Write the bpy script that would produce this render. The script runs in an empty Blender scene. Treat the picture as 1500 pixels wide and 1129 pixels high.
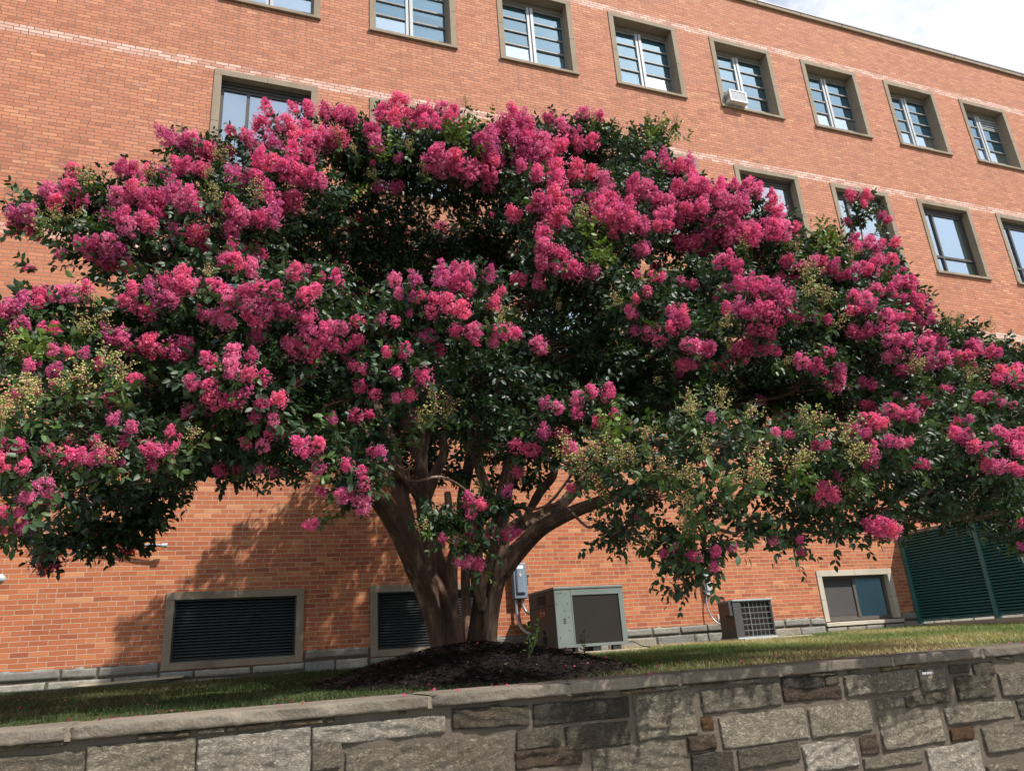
import bpy, bmesh, math, random
import numpy as np
from mathutils import Vector, Matrix, noise as mnoise
random.seed(7); rng = np.random.default_rng(11)
S = bpy.context.scene
COL = S.collection
PI = math.pi

# ------------------------------------------------------------------ camera
F = 1100.0; W0, H0 = 1500.0, 1129.0
YAW, PIT, ROL = math.radians(21.0055), math.radians(19.6706), math.radians(-3.9347)
CAM = np.array([-2.15333, -12.70776, 1.6])
FW = np.array([math.sin(YAW)*math.cos(PIT), math.cos(YAW)*math.cos(PIT), math.sin(PIT)])
_r = np.array([math.cos(YAW), -math.sin(YAW), 0.0]); _u = np.cross(_r, FW)
RT = _r*math.cos(ROL) + _u*math.sin(ROL); UP = -_r*math.sin(ROL) + _u*math.cos(ROL)
def ray(u, v): return RT*(u-W0/2)/F - UP*(v-H0/2)/F + FW
def at(u, v, Y):
    d = ray(u, v); return CAM + d*((Y-CAM[1])/d[1])
def depth(P): return float((np.asarray(P)-CAM) @ FW)
cd = bpy.data.cameras.new("camera"); co = bpy.data.objects.new("camera", cd); COL.objects.link(co)
cd.sensor_fit = 'HORIZONTAL'; cd.sensor_width = 36.0; cd.lens = F/W0*36.0
cd.clip_start = 0.1; cd.clip_end = 2000
co.matrix_world = Matrix(((RT[0], UP[0], -FW[0], CAM[0]), (RT[1], UP[1], -FW[1], CAM[1]), (RT[2], UP[2], -FW[2], CAM[2]), (0, 0, 0, 1)))
S.camera = co

# ------------------------------------------------------------------ light
SUN_AZ, SUN_EL = math.radians(40), math.radians(51)
sd = Vector((math.sin(SUN_AZ)*math.cos(SUN_EL), -math.cos(SUN_AZ)*math.cos(SUN_EL), math.sin(SUN_EL)))
sl = bpy.data.lights.new("sun", 'SUN'); sl.energy = 4.0; sl.angle = math.radians(1.0); sl.color = (1.0, 0.95, 0.88)
so = bpy.data.objects.new("sun", sl); COL.objects.link(so)
so.rotation_euler = sd.to_track_quat('Z', 'Y').to_euler(); so.location = (10, -20, 30)
wd = bpy.data.worlds.new("World"); S.world = wd; wd.use_nodes = True
nt = wd.node_tree; nt.nodes.clear()
def wn(t): return nt.nodes.new(t)
sky = wn('ShaderNodeTexSky'); sky.sky_type = 'NISHITA'; sky.sun_disc = False
sky.sun_elevation = SUN_EL; sky.sun_rotation = PI - SUN_AZ; sky.air_density = 1.0; sky.dust_density = 1.5
tc = wn('ShaderNodeTexCoord'); mp = wn('ShaderNodeMapping'); mp.inputs['Scale'].default_value = (1.6, 1.6, 3.2)
mp.inputs['Location'].default_value = (0.3, 0.1, 0.2)
nz = wn('ShaderNodeTexNoise'); nz.inputs['Scale'].default_value = 1.7; nz.inputs['Detail'].default_value = 8; nz.inputs['Roughness'].default_value = 0.62
rp = wn('ShaderNodeValToRGB'); rp.color_ramp.elements[0].position = 0.30; rp.color_ramp.elements[1].position = 0.52
mx = wn('ShaderNodeMix'); mx.data_type = 'RGBA'; mx.inputs['B'].default_value = (6.0, 6.1, 6.25, 1)
bg = wn('ShaderNodeBackground'); bg.inputs['Strength'].default_value = 0.115
ow = wn('ShaderNodeOutputWorld'); L = nt.links.new
sx = wn('ShaderNodeSeparateXYZ'); mr = wn('ShaderNodeMapRange'); mr.inputs['From Min'].default_value = -.75; mr.inputs['From Max'].default_value = .1; mr.inputs['To Min'].default_value = .50
mu = wn('ShaderNodeMath'); mu.operation = 'MULTIPLY'
L(tc.outputs['Generated'], sx.inputs[0]); L(sx.outputs[1], mr.inputs['Value']); L(rp.outputs['Color'], mu.inputs[0]); L(mr.outputs[0], mu.inputs[1])
L(tc.outputs['Generated'], mp.inputs['Vector']); L(mp.outputs['Vector'], nz.inputs['Vector']); L(nz.outputs['Fac'], rp.inputs['Fac'])
L(mu.outputs[0], mx.inputs['Factor']); L(sky.outputs['Color'], mx.inputs['A']); L(mx.outputs['Result'], bg.inputs['Color'])
L(bg.outputs['Background'], ow.inputs['Surface'])
S.view_settings.view_transform = 'Standard'; S.view_settings.look = 'None'
S.view_settings.exposure = 0.82; S.view_settings.gamma = 1.0; S.view_settings.use_curve_mapping = False
S.cycles.max_bounces = 8; S.cycles.transparent_max_bounces = 12

# ------------------------------------------------------------------ node helper
class NB:
    def __init__(s, name):
        s.m = bpy.data.materials.new(name); s.m.use_nodes = True; s.t = s.m.node_tree; s.t.nodes.clear()
        s.out = s.t.nodes.new('ShaderNodeOutputMaterial')
    def n(s, typ, props=None, **ins):
        nd = s.t.nodes.new('ShaderNode'+typ)
        for k, v in (props or {}).items(): setattr(nd, k, v)
        for k, v in ins.items():
            k = k.replace('_', ' ')
            if k.isdigit(): k = int(k)
            s.set(nd.inputs[k], v)
        return nd
    def set(s, sock, v):
        if isinstance(v, bpy.types.NodeSocket): s.t.links.new(v, sock)
        elif isinstance(v, tuple) and len(v) == 3 and sock.type == 'RGBA': sock.default_value = (*v, 1)
        else: sock.default_value = v
    def math(s, op, a, b=0.0, c=0.0):
        nd = s.t.nodes.new('ShaderNodeMath'); nd.operation = op
        s.set(nd.inputs[0], a); s.set(nd.inputs[1], b); s.set(nd.inputs[2], c); return nd.outputs[0]
    def obj(s): return s.n('TexCoord').outputs['Object']
    def noise(s, vec, scale, detail=4, rough=0.55, mapscale=None):
        if mapscale: vec = s.n('Mapping', Vector=vec, Scale=mapscale).outputs[0]
        return s.n('TexNoise', Vector=vec, Scale=scale, Detail=detail, Roughness=rough).outputs['Fac']
    def ramp(s, fac, stops, interp='LINEAR'):
        nd = s.t.nodes.new('ShaderNodeValToRGB'); s.set(nd.inputs[0], fac); cr = nd.color_ramp; cr.interpolation = interp
        while len(cr.elements) < len(stops): cr.elements.new(0.5)
        for e, (p, c) in zip(cr.elements, stops):
            e.position = p; e.color = (*c, 1) if isinstance(c, tuple) else (c, c, c, 1)
        return nd.outputs[0]
    def mix(s, f, a, b, blend='MIX'):
        nd = s.t.nodes.new('ShaderNodeMix'); nd.data_type = 'RGBA'; nd.blend_type = blend
        s.set(nd.inputs['Factor'], f); s.set(nd.inputs['A'], a); s.set(nd.inputs['B'], b); return nd.outputs['Result']
    def bump(s, h, strength=0.5, dist=0.02, normal=None):
        nd = s.n('Bump', Height=h, Strength=strength, Distance=dist)
        if normal: s.set(nd.inputs['Normal'], normal)
        return nd.outputs[0]
    def princ(s, col, rough=0.7, normal=None, **kw):
        nd = s.n('BsdfPrincipled', Base_Color=col, Roughness=rough)
        if normal: s.set(nd.inputs['Normal'], normal)
        for k, v in kw.items(): s.set(nd.inputs[k.replace('_', ' ')], v)
        s.t.links.new(nd.outputs[0], s.out.inputs[0]); return nd
    def attr(s, name): return s.n('Attribute', {'attribute_name': name}).outputs['Color']

def simple(name, col, rough=0.6, var=0.25, scale=6, bump=0.0, metallic=0.0, bscale=40, spec=0.5):
    b = NB(name); v = b.obj(); n = b.noise(v, scale, 5, 0.6)
    c = b.mix(n, tuple(x*(1-var) for x in col), tuple(min(1, x*(1+var)) for x in col))
    nm = b.bump(b.noise(v, bscale, 4), bump, 0.01) if bump else None
    b.princ(c, rough, nm, Metallic=metallic, Specular_IOR_Level=spec); return b.m

# ------------------------------------------------------------------ materials
def brick_mat():
    b = NB('brick'); v = b.obj(); s = b.n('SeparateXYZ', Vector=v)
    x, z = s.outputs[0], s.outputs[2]
    ch, bl = 0.0715, 0.236
    wob = b.math('MULTIPLY', b.math('SUBTRACT', b.noise(v, 1.5, 2), 0.5), 0.012)
    zz = b.math('DIVIDE', b.math('ADD', z, wob), ch); row = b.math('FLOOR', zz)
    rr = b.n('TexWhiteNoise', {'noise_dimensions': '1D'}, W=row).outputs[0]
    jit = b.math('MULTIPLY', rr, 0.22)
    xx = b.math('ADD', b.math('DIVIDE', x, bl), b.math('ADD', b.math('MULTIPLY', b.math('FLOORED_MODULO', row, 2.0), 0.5), jit))
    col = b.math('FLOOR', xx); fx = b.math('FRACT', xx); fz = b.math('FRACT', zz)
    id3 = b.n('CombineXYZ', X=col, Y=row).outputs[0]
    wn_ = b.n('TexWhiteNoise', {'noise_dimensions': '3D'}, Vector=id3)
    r1 = wn_.outputs[0]; r2 = b.n('SeparateColor', Color=wn_.outputs[1]).outputs[1]
    # an occasional brick is a half (header) pair
    hf = b.math('LESS_THAN', r2, 0.10); mid = b.math('ABSOLUTE', b.math('SUBTRACT', fx, 0.5))
    ex = b.math('MULTIPLY', b.math('SUBTRACT', 0.5, b.math('ABSOLUTE', b.math('SUBTRACT', fx, 0.5))), bl)
    ex2 = b.math('MULTIPLY', mid, bl)
    ex = b.math('MINIMUM', ex, b.math('ADD', ex2, b.math('MULTIPLY', b.math('SUBTRACT', 1.0, hf), 1.0)))
    ez = b.math('MULTIPLY', b.math('SUBTRACT', 0.5, b.math('ABSOLUTE', b.math('SUBTRACT', fz, 0.5))), ch)
    e = b.math('MINIMUM', ex, ez)
    fine = b.noise(v, 60, 3)
    zf = b.n('MapRange', Value=z, From_Min=4.0, From_Max=10.0, To_Max=.0022).outputs[0]
    e = b.math('SUBTRACT', e, zf)
    edge = b.n('MapRange', Value=b.math('ADD', e, b.math('MULTIPLY', b.math('SUBTRACT', fine, 0.5), 0.004)), From_Min=0.0035, From_Max=0.0062).outputs[0]
    base = b.ramp(r1, [(0.0, (.27, .075, .035)), (0.08, (.34, .100, .044)), (0.3, (.385, .118, .050)), (0.55, (.41, .130, .054)), (0.8, (.44, .145, .060)), (0.95, (.48, .18, .075)), (1.0, (.54, .25, .115))])
    big = b.noise(v, 0.45, 4, 0.6); patch = b.noise(v, 2.2, 4, 0.6)
    base = b.mix(b.ramp(big, [(0.35, 0.0), (0.7, 0.35)]), base, (.36, .13, .075))
    base = b.mix(b.ramp(patch, [(0.52, 0.0), (0.75, 0.45)]), base, b.mix(r2, (.20, .06, .035), (.33, .10, .05)))
    base = b.mix(0.35, base, b.mix(b.noise(v, 26, 5, 0.7), (.55, .55, .55), (1.35, 1.3, 1.25)), 'MULTIPLY')
    # upper storeys: paler, pinker brick
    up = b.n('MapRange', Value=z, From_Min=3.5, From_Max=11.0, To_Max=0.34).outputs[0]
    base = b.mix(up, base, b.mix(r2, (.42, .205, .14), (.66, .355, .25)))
    # rain streaks below the sills and sooty drifts
    stk = b.n('TexNoise', Vector=b.n('Mapping', Vector=v, Scale=(5.5, 1, .22)).outputs[0], Scale=1.0, Detail=6, Roughness=.65).outputs['Fac']
    sk = None
    for zs_ in (6.3, 10.37, 14.44):
        t = b.math('MULTIPLY', b.n('MapRange', Value=z, From_Min=zs_-1.7, From_Max=zs_).outputs[0], b.math('LESS_THAN', z, zs_)); sk = t if sk is None else b.math('ADD', sk, t)
    inw = b.math('LESS_THAN', b.math('FLOORED_MODULO', b.math('ADD', x, .1), 3.0), 2.15)
    base = b.mix(b.math('MULTIPLY', b.math('MULTIPLY', sk, inw), b.ramp(stk, [(.46, 0.), (.66, .55)])), base, (.19, .095, .065))
    base = b.mix(b.ramp(b.noise(v, 1.7, 6, .7), [(.62, 0.), (.74, .40)]), base, (.60, .43, .35))
    mort = b.mix(b.noise(v, 9, 4), (.34, .235, .165), (.52, .39, .29))
    mort = b.mix(b.n('MapRange', Value=z, From_Min=4.0, From_Max=9.0, To_Max=.85).outputs[0], mort, (.15, .08, .06))   # shadow of the raked joints painted into the upper mortar
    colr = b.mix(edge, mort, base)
    # pale glazed belt courses over the window heads
    bands = None
    for z0 in (8.615, 12.70, 16.765):
        k0 = math.floor(z0/ch)+0; 
        t = b.math('MULTIPLY', b.math('GREATER_THAN', row, k0-0.5), b.math('LESS_THAN', row, k0+2.5))
        bands = t if bands is None else b.math('MAXIMUM', bands, t)
    bm_ = b.math('MULTIPLY', bands, b.ramp(b.math('ADD', b.math('MULTIPLY', b.noise(v, 1.3, 4, .6), 0.7), b.math('MULTIPLY', r1, 0.4)), [(0.28, 0.16), (0.60, 0.66)]))
    pale = b.mix(r1, (.60, .40, .335), (.72, .55, .48))
    colr = b.mix(bm_, colr, b.mix(edge, (.20, .11, .09), pale))
    hgt = b.math('ADD', edge, b.math('MULTIPLY', b.noise(v, 90, 3), 0.25))
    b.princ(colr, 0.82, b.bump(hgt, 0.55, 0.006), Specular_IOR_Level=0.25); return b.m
BRICK = brick_mat()

def stone_trim(name, c1, c2):
    b = NB(name); v = b.obj()
    n = b.noise(v, 3.0, 6, .65); n2 = b.noise(v, 1.1, 5, .7, (1, 1, .25))
    c = b.mix(n, c1, c2); c = b.mix(b.ramp(n2, [(0.5, 0.0), (0.75, 0.6)]), c, tuple(x*.45 for x in c1))
    b.princ(c, 0.85, b.bump(b.noise(v, 50, 5), 0.3, 0.008), Specular_IOR_Level=0.25); return b.m
TRIM = stone_trim('window_stone', (.20, .155, .11), (.31, .25, .185))
TRIMPALE = stone_trim('pale_stone', (.40, .35, .28), (.52, .46, .38))
PLINTH = None
def attr_stone(name, amp, bscale, crk_shade=.85, tone=1.0):
    b = NB(name); v = b.obj(); c = b.attr('tint')
    n = b.noise(v, 7, 8, .7); n3 = b.noise(v, 24, 7, .75); n2 = b.noise(v, 2.0, 6, .65)
    c = b.mix(1.0, c, b.mix(n3, (.45*tone, .45*tone, .45*tone), (1.5*tone, 1.5*tone, 1.5*tone)), 'MULTIPLY')
    c = b.mix(b.ramp(n, [(.5, 0.0), (.72, .5)]), c, (.09, .085, .07))
    c = b.mix(b.ramp(n2, [(.52, 0.0), (.74, .55)]), c, (.15, .105, .06))
    mv = b.n('Mapping', Vector=b.n('VectorMath', {'operation': 'ADD'}, **{'0': v, '1': b.n('VectorMath', {'operation': 'SCALE'}, **{'0': b.n('TexNoise', Vector=v, Scale=5.0, Detail=3).outputs['Color'], 'Scale': .12}).outputs[0]}).outputs[0], Rotation=(0, .22, 0), Scale=(1, 1, 2.3)).outputs[0]
    r1 = b.n('TexNoise', Vector=mv, Scale=bscale, Detail=9, Roughness=.74).outputs['Fac']; r2 = b.n('TexNoise', Vector=mv, Scale=bscale*2.3, Detail=6, Roughness=.7).outputs['Fac']
    rid = b.math('ABSOLUTE', b.math('SUBTRACT', r1, .5)); rid2 = b.math('ABSOLUTE', b.math('SUBTRACT', r2, .5))
    crack = b.ramp(b.math('MINIMUM', rid, b.math('MULTIPLY', rid2, 1.3)), [(.0, .28), (.02, .70), (.07, 1.05)])
    c = b.mix(crk_shade, c, b.mix(1.0, c, crack, 'MULTIPLY'))  # crevice shade painted into the stone colour along the ridges
    h = b.math('ADD', b.math('MULTIPLY', crack, .5), b.math('ADD', r1, b.math('MULTIPLY', r2, .4)))
    b.princ(c, 0.9, b.bump(h, amp, 0.05), Specular_IOR_Level=0.2); return b.m
STONE = attr_stone('rock_face_stone', 1.0, 16, .9, 1.12)
PLINTH = attr_stone('plinth_stone', 0.5, 26, .4, tone=1.1)
def mortar_mat():
    b = NB('wall_mortar'); v = b.obj(); n = b.noise(v, 6, 7, .65); n2 = b.noise(v, 1.4, 5, .65)
    c = b.mix(n, (.072, .06, .046), (.14, .115, .088)); c = b.mix(b.ramp(n2, [(.45, 0.), (.7, .5)]), c, (.075, .066, .052))
    b.princ(c, .95, b.bump(b.noise(v, 45, 7, .7), .7, .015), Specular_IOR_Level=.15); return b.m
MORTAR = mortar_mat()
def coping_mat():
    b = NB('coping_stone'); v = b.obj(); s = b.n('SeparateXYZ', Vector=v)
    n = b.noise(v, 5, 8, .7); n2 = b.noise(v, .9, 5, .6); n3 = b.noise(v, 40, 6, .7)
    c = b.mix(n, (.15, .125, .095), (.29, .25, .20)); c = b.mix(b.ramp(n2, [(.42, 0.), (.68, .75)]), c, (.075, .065, .05))
    rt = b.n('MapRange', Value=s.outputs[0], From_Min=-1.8, From_Max=1.6, To_Max=.65).outputs[0]   # the right-hand slabs are weathered dark
    c = b.mix(rt, c, b.mix(n, (.045, .04, .033), (.12, .10, .078)))
    c = b.mix(.5, c, b.mix(n3, (.5, .5, .5), (1.5, 1.5, 1.5)), 'MULTIPLY')
    b.princ(c, .92, b.bump(b.math('ADD', n3, b.math('MULTIPLY', n, 1.5)), .8, .012), Specular_IOR_Level=.2); return b.m
COPING = coping_mat()
SASH = simple('weathered_white_paint', (.36, .38, .40), .6, .3, 9, .2)
SASHBAR = simple('grimy_sash_paint', (.20, .19, .18), .6, .35, 9, .2)
SOFFIT = simple('stained_soffit', (.15, .125, .10), .9, .45, 7, .3)
BRONZE = simple('bronze_aluminium', (.055, .05, .047), .4, .2, 5)
def glass_mat(name, tint, refl, gcol=(.9, .95, 1.0)):
    b = NB(name); v = b.obj()
    tr = b.n('BsdfTransparent', Color=tint); gl = b.n('BsdfGlossy', Color=gcol, Roughness=0.015)
    b.set(gl.inputs['Normal'], b.bump(b.noise(v, 1.3, 2), 0.06, 0.05))
    fr = b.n('Fresnel', IOR=1.5); f = b.math('ADD', b.math('MULTIPLY', fr.outputs[0], 1.0), refl)
    ms = b.n('MixShader', Fac=f); b.t.links.new(tr.outputs[0], ms.inputs[1]); b.t.links.new(gl.outputs[0], ms.inputs[2])
    b.t.links.new(ms.outputs[0], b.out.inputs[0]); return b.m
GLASS = glass_mat('window_glass', (.70, .90, .95), .28, (.58, .83, 1.0)); GLASSR = glass_mat('hopper_glass', (.80, .88, .92), .60, (.72, .88, 1.0))
GLASS2 = glass_mat('coated_glass', (.80, .92, .96), .46, (.82, .94, 1.0))
GLASSB = glass_mat('basement_glass', (.8, .88, .9), .05)
BLIND = simple('teal_blind', (.065, .23, .31), .8, .25, 2)
BLINDS = [BLIND, simple('dull_teal_blind', (.05, .17, .22), .8, .35, 2.5), simple('faded_blue_blind', (.08, .24, .33), .8, .35, 1.5)]
SKYBACK = simple('pale_sky_backing', (.62, .68, .76), .8, .3, 1.2)  # pale colour behind the glass imitates bright sky reflected in the panes
SHADE = simple('light_blue_shade', (.42, .58, .64), .8, .15, 1.2)
DARK = simple('dark_interior', (.012, .014, .016), .9, .2)
GREYIN = simple('grey_interior', (.06, .07, .075), .9, .5, 2)
SCREEN = simple('insect_screen', (.055, .05, .05), .8, .15, 3)
BBLUE = simple('basement_blue_shade', (.34, .48, .53), .7, .2, 1.0)
ROOFM = simple('roof_flashing', (.17, .18, .22), .5, .3, 3)
ROOFT = simple('roof_membrane', (.2, .2, .2), .9, .2)
LOUV = simple('louvre_black', (.04, .042, .045), .45, .3, 4)
ACGREY = simple('grey_green_paint', (.145, .175, .16), .55, .4, 3, .15)
ACDARK = simple('shaded_grey_green_paint', (.062, .062, .052), .6, .35, 5, .15)  # cabinet paint with the unlit side's shade put into the colour
def coil_mat():
    b = NB('condenser_coil'); v = b.obj(); w = b.n('TexWave', {'bands_direction': 'X'}, Vector=v, Scale=60.0, Distortion=0.0).outputs['Fac']
    n = b.noise(v, 4, 7, .7); c = b.mix(n, (.008, .006, .005), (.034, .025, .019)); c = b.mix(b.math('MULTIPLY', w, .4), c, (.015, .011, .009))
    b.princ(c, .6, b.bump(w, .6, .004)); return b.m
COIL = coil_mat()
CHAR = simple('charcoal_paint', (.055, .052, .055), .5, .2, 5)
WIRE = simple('grille_wire', (.22, .25, .26), .45, .2)
STEELB = simple('blue_grey_cabinet', (.15, .19, .24), .45, .25, 5)
LGREY = simple('light_grey_cabinet', (.36, .40, .40), .5, .2, 6)
CONDUIT = simple('galvanised_conduit', (.36, .38, .42), .38, .25, 8, metallic=.5)
BLACK = simple('black_rubber', (.014, .014, .015), .6, .2)
CONC = simple('concrete', (.34, .28, .215), .9, .3, 5, .4)
WHITE = simple('white_paint', (.62, .63, .63), .6, .2, 6)
LRED = simple('red_label', (.22, .035, .022), .6, .3, 20)
LPALE = simple('label_print', (.45, .38, .33), .6, .2)
FENCE = simple('dark_green_paint', (.032, .135, .128), .42, .25, 2)
PAVE = simple('pavement_concrete', (.26, .25, .23), .9, .2, .6, .3)
ASPH = simple('asphalt', (.05, .05, .05), .9, .2, .5)
def soil_mat():
    b = NB('lawn_soil'); v = b.obj(); n = b.noise(v, 1.2, 6, .65); n2 = b.noise(v, 20, 6, .7)
    c = b.mix(n, (.03, .05, .015), (.085, .10, .035)); c = b.mix(b.ramp(n2, [(.4, 0.), (.7, .6)]), c, (.05, .036, .024))
    b.princ(c, .95, b.bump(n2, .8, .03), Specular_IOR_Level=.1); return b.m
SOIL = soil_mat()
def mulch_mat(name, k=1.0):
    b = NB(name); v = b.obj(); n = b.noise(v, 14, 8, .7, (1, 1, 2)); 
    c = b.mix(n, (.010*k, .007*k, .0075*k), (.035*k, .025*k, .024*k))
    b.princ(c, .9, b.bump(n, 1.0, .04), Specular_IOR_Level=.12); return b.m
MULCH = mulch_mat('black_mulch', .55)
def tint_mat(name, transl=.3, rough=.45, spec=.4, tmul=(1.3, 1.2, .6)):
    b = NB(name); c = b.attr('tint'); p = b.n('BsdfPrincipled', Base_Color=c, Roughness=rough, Specular_IOR_Level=spec)
    tl = b.n('BsdfTranslucent', Color=b.mix(1.0, c, tmul, 'MULTIPLY')); ms = b.n('MixShader', Fac=transl)
    b.t.links.new(p.outputs[0], ms.inputs[1]); b.t.links.new(tl.outputs[0], ms.inputs[2]); b.t.links.new(ms.outputs[0], b.out.inputs[0]); return b.m
LEAF = tint_mat('crape_leaf', .20, .46, .32)
PETAL = tint_mat('crinkled_petal', .35, .75, .15, (1.1, .95, 1.0))
BUD = tint_mat('bud_and_seed', .15, .6, .3)
GRASS = tint_mat('grass_blade', .3, .5, .3)
CHIP = tint_mat('mulch_chip', .0, .9, .15)
def bark_mat():
    b = NB('crape_bark'); v = b.obj()
    n = b.noise(v, 6.0, 7, .68, (1, 1, .20)); n2 = b.noise(v, 16, 7, .7, (1, 1, .10)); n3 = b.noise(v, 1.3, 4)
    c = b.ramp(n, [(.34, (.034, .019, .013)), (.46, (.085, .048, .031)), (.57, (.14, .084, .055)), (.69, (.33, .235, .165))])
    c = b.mix(b.ramp(n2, [(.48, 0.), (.62, .75)]), c, (.062, .036, .025))
    c = b.mix(b.ramp(n3, [(.5, 0.), (.75, .4)]), c, (.16, .085, .055))
    fk = b.ramp(b.noise(v, 4.5, 5, .6, (1, 1, .35)), [(.575, 0.), (.60, 1.)]); c = b.mix(b.math('MULTIPLY', fk, .45), c, b.mix(n, (.20, .125, .085), (.42, .31, .22)))
    b.princ(c, .72, b.bump(b.math('SUBTRACT', b.math('ADD', n2, n), b.math('MULTIPLY', fk, .3)), 1.0, .04), Specular_IOR_Level=.25); return b.m
BARK = bark_mat()

# ------------------------------------------------------------------ mesh helpers
class MB:
    def __init__(s): s.v = []; s.f = []; s.tint = None; s.mi = []
    def add(s, vs, fs, mi=0):
        o = len(s.v); s.v += [tuple(map(float, p)) for p in vs]; s.f += [tuple(i+o for i in f) for f in fs]; s.mi += [mi]*len(fs)
    def box(s, x0, x1, y0, y1, z0, z1, mi=0):
        s.add([(x0, y0, z0), (x1, y0, z0), (x1, y1, z0), (x0, y1, z0), (x0, y0, z1), (x1, y0, z1), (x1, y1, z1), (x0, y1, z1)],
              [(0, 3, 2, 1), (4, 5, 6, 7), (0, 1, 5, 4), (1, 2, 6, 5), (2, 3, 7, 6), (3, 0, 4, 7)], mi); return s
    def tube(s, pts, rad, n=8, cap=True, mi=0, flute=0.0, seed=0.0):
        pts = [np.array(p, float) for p in pts]; N = len(pts)
        if not hasattr(rad, '__len__'): rad = [rad]*N
        o = len(s.v); prev = None; t0 = None
        for i, p in enumerate(pts):
            t = pts[min(i+1, N-1)]-pts[max(i-1, 0)]; t = t/(np.linalg.norm(t)+1e-9)
            if prev is None:
                a = np.array([1., 0, 0]) if abs(t[0]) < .8 else np.array([0, 1., 0]); prev = np.cross(t, a)
            e1 = prev - t*(prev@t); e1 /= np.linalg.norm(e1)+1e-9; e2 = np.cross(t, e1); prev = e1
            for k in range(n):
                a = 2*PI*k/n; r = rad[i]
                if flute: r *= 1+flute*(math.cos(3*a+seed+i*.06)+.6*math.cos(5*a+seed*2.3-i*.04)+.35*math.cos(9*a-seed*1.1+i*.05))
                s.v.append(tuple(p+r*(math.cos(a)*e1+math.sin(a)*e2)))
        for i in range(N-1):
            for k in range(n):
                k2 = (k+1) % n; s.f.append((o+i*n+k, o+i*n+k2, o+(i+1)*n+k2, o+(i+1)*n+k)); s.mi.append(mi)
        if cap:
            s.f.append(tuple(o+k for k in range(n))[::-1]); s.f.append(tuple(o+(N-1)*n+k for k in range(n))); s.mi += [mi, mi]
        return s
    def disc(s, c, r, axis, th, n=20, mi=0):
        c = np.array(c, float); a = np.array(axis, float); return s.tube([c, c+a*th], r, n, True, mi)
def wpos(o):
    p = np.zeros(3)
    while o is not None: p = p+np.array(o.location); o = o.parent
    return p
def from_arrays(name, V, faces_flat, starts, mats, parent=None, loc=None, smooth=False, tint=None, mi=None):
    me = bpy.data.meshes.new(name)
    if parent is not None and loc is None: V = V-wpos(parent)
    if loc is not None: V = V-np.array(loc)
    nv = len(V); nl = len(faces_flat); nf = len(starts)
    me.vertices.add(nv); me.vertices.foreach_set('co', np.ascontiguousarray(V, np.float32).ravel())
    me.loops.add(nl); me.loops.foreach_set('vertex_index', np.ascontiguousarray(faces_flat, np.int32))
    me.polygons.add(nf); me.polygons.foreach_set('loop_start', np.ascontiguousarray(starts, np.int32))
    if mi is not None: me.polygons.foreach_set('material_index', np.ascontiguousarray(mi, np.int32))
    me.polygons.foreach_set('use_smooth', np.full(nf, bool(smooth)))
    me.update(calc_edges=True); me.validate()
    if tint is not None:
        a = me.attributes.new('tint', 'FLOAT_COLOR', 'POINT'); c = np.ones((nv, 4), np.float32); c[:, :3] = tint; a.data.foreach_set('color', c.ravel())
    for m in (mats if isinstance(mats, (list, tuple)) else [mats]): me.materials.append(m)
    o = bpy.data.objects.new(name, me); COL.objects.link(o)
    if parent is not None: o.parent = parent
    if loc is not None: o.location = loc
    return o
def build(mb, name, mats, parent=None, loc=None, smooth=False, bevel=0.0, tint=None):
    V = np.array(mb.v, float); fl = np.array([i for f in mb.f for i in f], np.int32)
    ln = np.array([len(f) for f in mb.f]); st = np.concatenate([[0], np.cumsum(ln)[:-1]])
    o = from_arrays(name, V, fl, st, mats, parent, loc, smooth, tint, np.array(mb.mi))
    if bevel:
        md = o.modifiers.new('edge', 'BEVEL'); md.width = bevel; md.segments = 2; md.limit_method = 'ANGLE'
    return o
def tag(o, label=None, cat=None, group=None, kind=None):
    if label: o['label'] = label
    if cat: o['category'] = cat
    if group: o['group'] = group
    if kind: o['kind'] = kind
    return o
def thing(name, loc, label, cat, group=None):
    o = bpy.data.objects.new(name, None); COL.objects.link(o); o.location = loc; o.empty_display_size = .2
    return tag(o, label, cat, group)
def curve_pts(ctrl, n=6):
    P = [np.array(p, float) for p in ctrl]; out = []
    Q = [2*P[0]-P[1]]+P+[2*P[-1]-P[-2]]
    for i in range(1, len(Q)-2):
        for k in range(n):
            t = k/n; a, b, c, d = Q[i-1], Q[i], Q[i+1], Q[i+2]
            out.append(.5*((2*b)+(-a+c)*t+(2*a-5*b+4*c-d)*t*t+(-a+3*b-3*c+d)*t**3))
    out.append(P[-1]); return out

# ------------------------------------------------------------------ terrain
def ground_z(x, y):
    t = np.clip((np.asarray(y)+7.6)/7.6, 0, 1); return 1.395+t*.165+.006*np.maximum(np.asarray(x), 0)*t
MC = (0.02, -5.55); MRX, MRY, MH = 1.50, 1.78, .31
def mound_h(x, y):
    d = np.hypot((np.asarray(x)-MC[0])/MRX, (np.asarray(y)-MC[1])/MRY); return MH*np.clip(1-d**1.5, 0, 1)
def sheet(name, x0, x1, y0, y1, nx, ny, zf, mat):
    xs = np.linspace(x0, x1, nx); ys = np.linspace(y0, y1, ny); X, Y = np.meshgrid(xs, ys)
    Z = zf(X, Y); V = np.stack([X, Y, Z], -1).reshape(-1, 3)
    i = (np.arange(ny-1)[:, None]*nx+np.arange(nx-1)[None]).ravel(); q = np.stack([i, i+1, i+nx+1, i+nx], 1)
    return from_arrays(name, V, q.ravel(), np.arange(0, len(q)*4, 4), mat, smooth=True)
tag(sheet('ground', -600, 600, -600, 600, 2, 2, lambda X, Y: X*0-.02, SOIL), kind='structure')
tag(sheet('pavement', -60, 60, -14.6, -8.17, 2, 2, lambda X, Y: X*0, PAVE), kind='structure')
tag(sheet('road', -60, 60, -26, -14.75, 2, 2, lambda X, Y: X*0-.012, ASPH), kind='structure')
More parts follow.
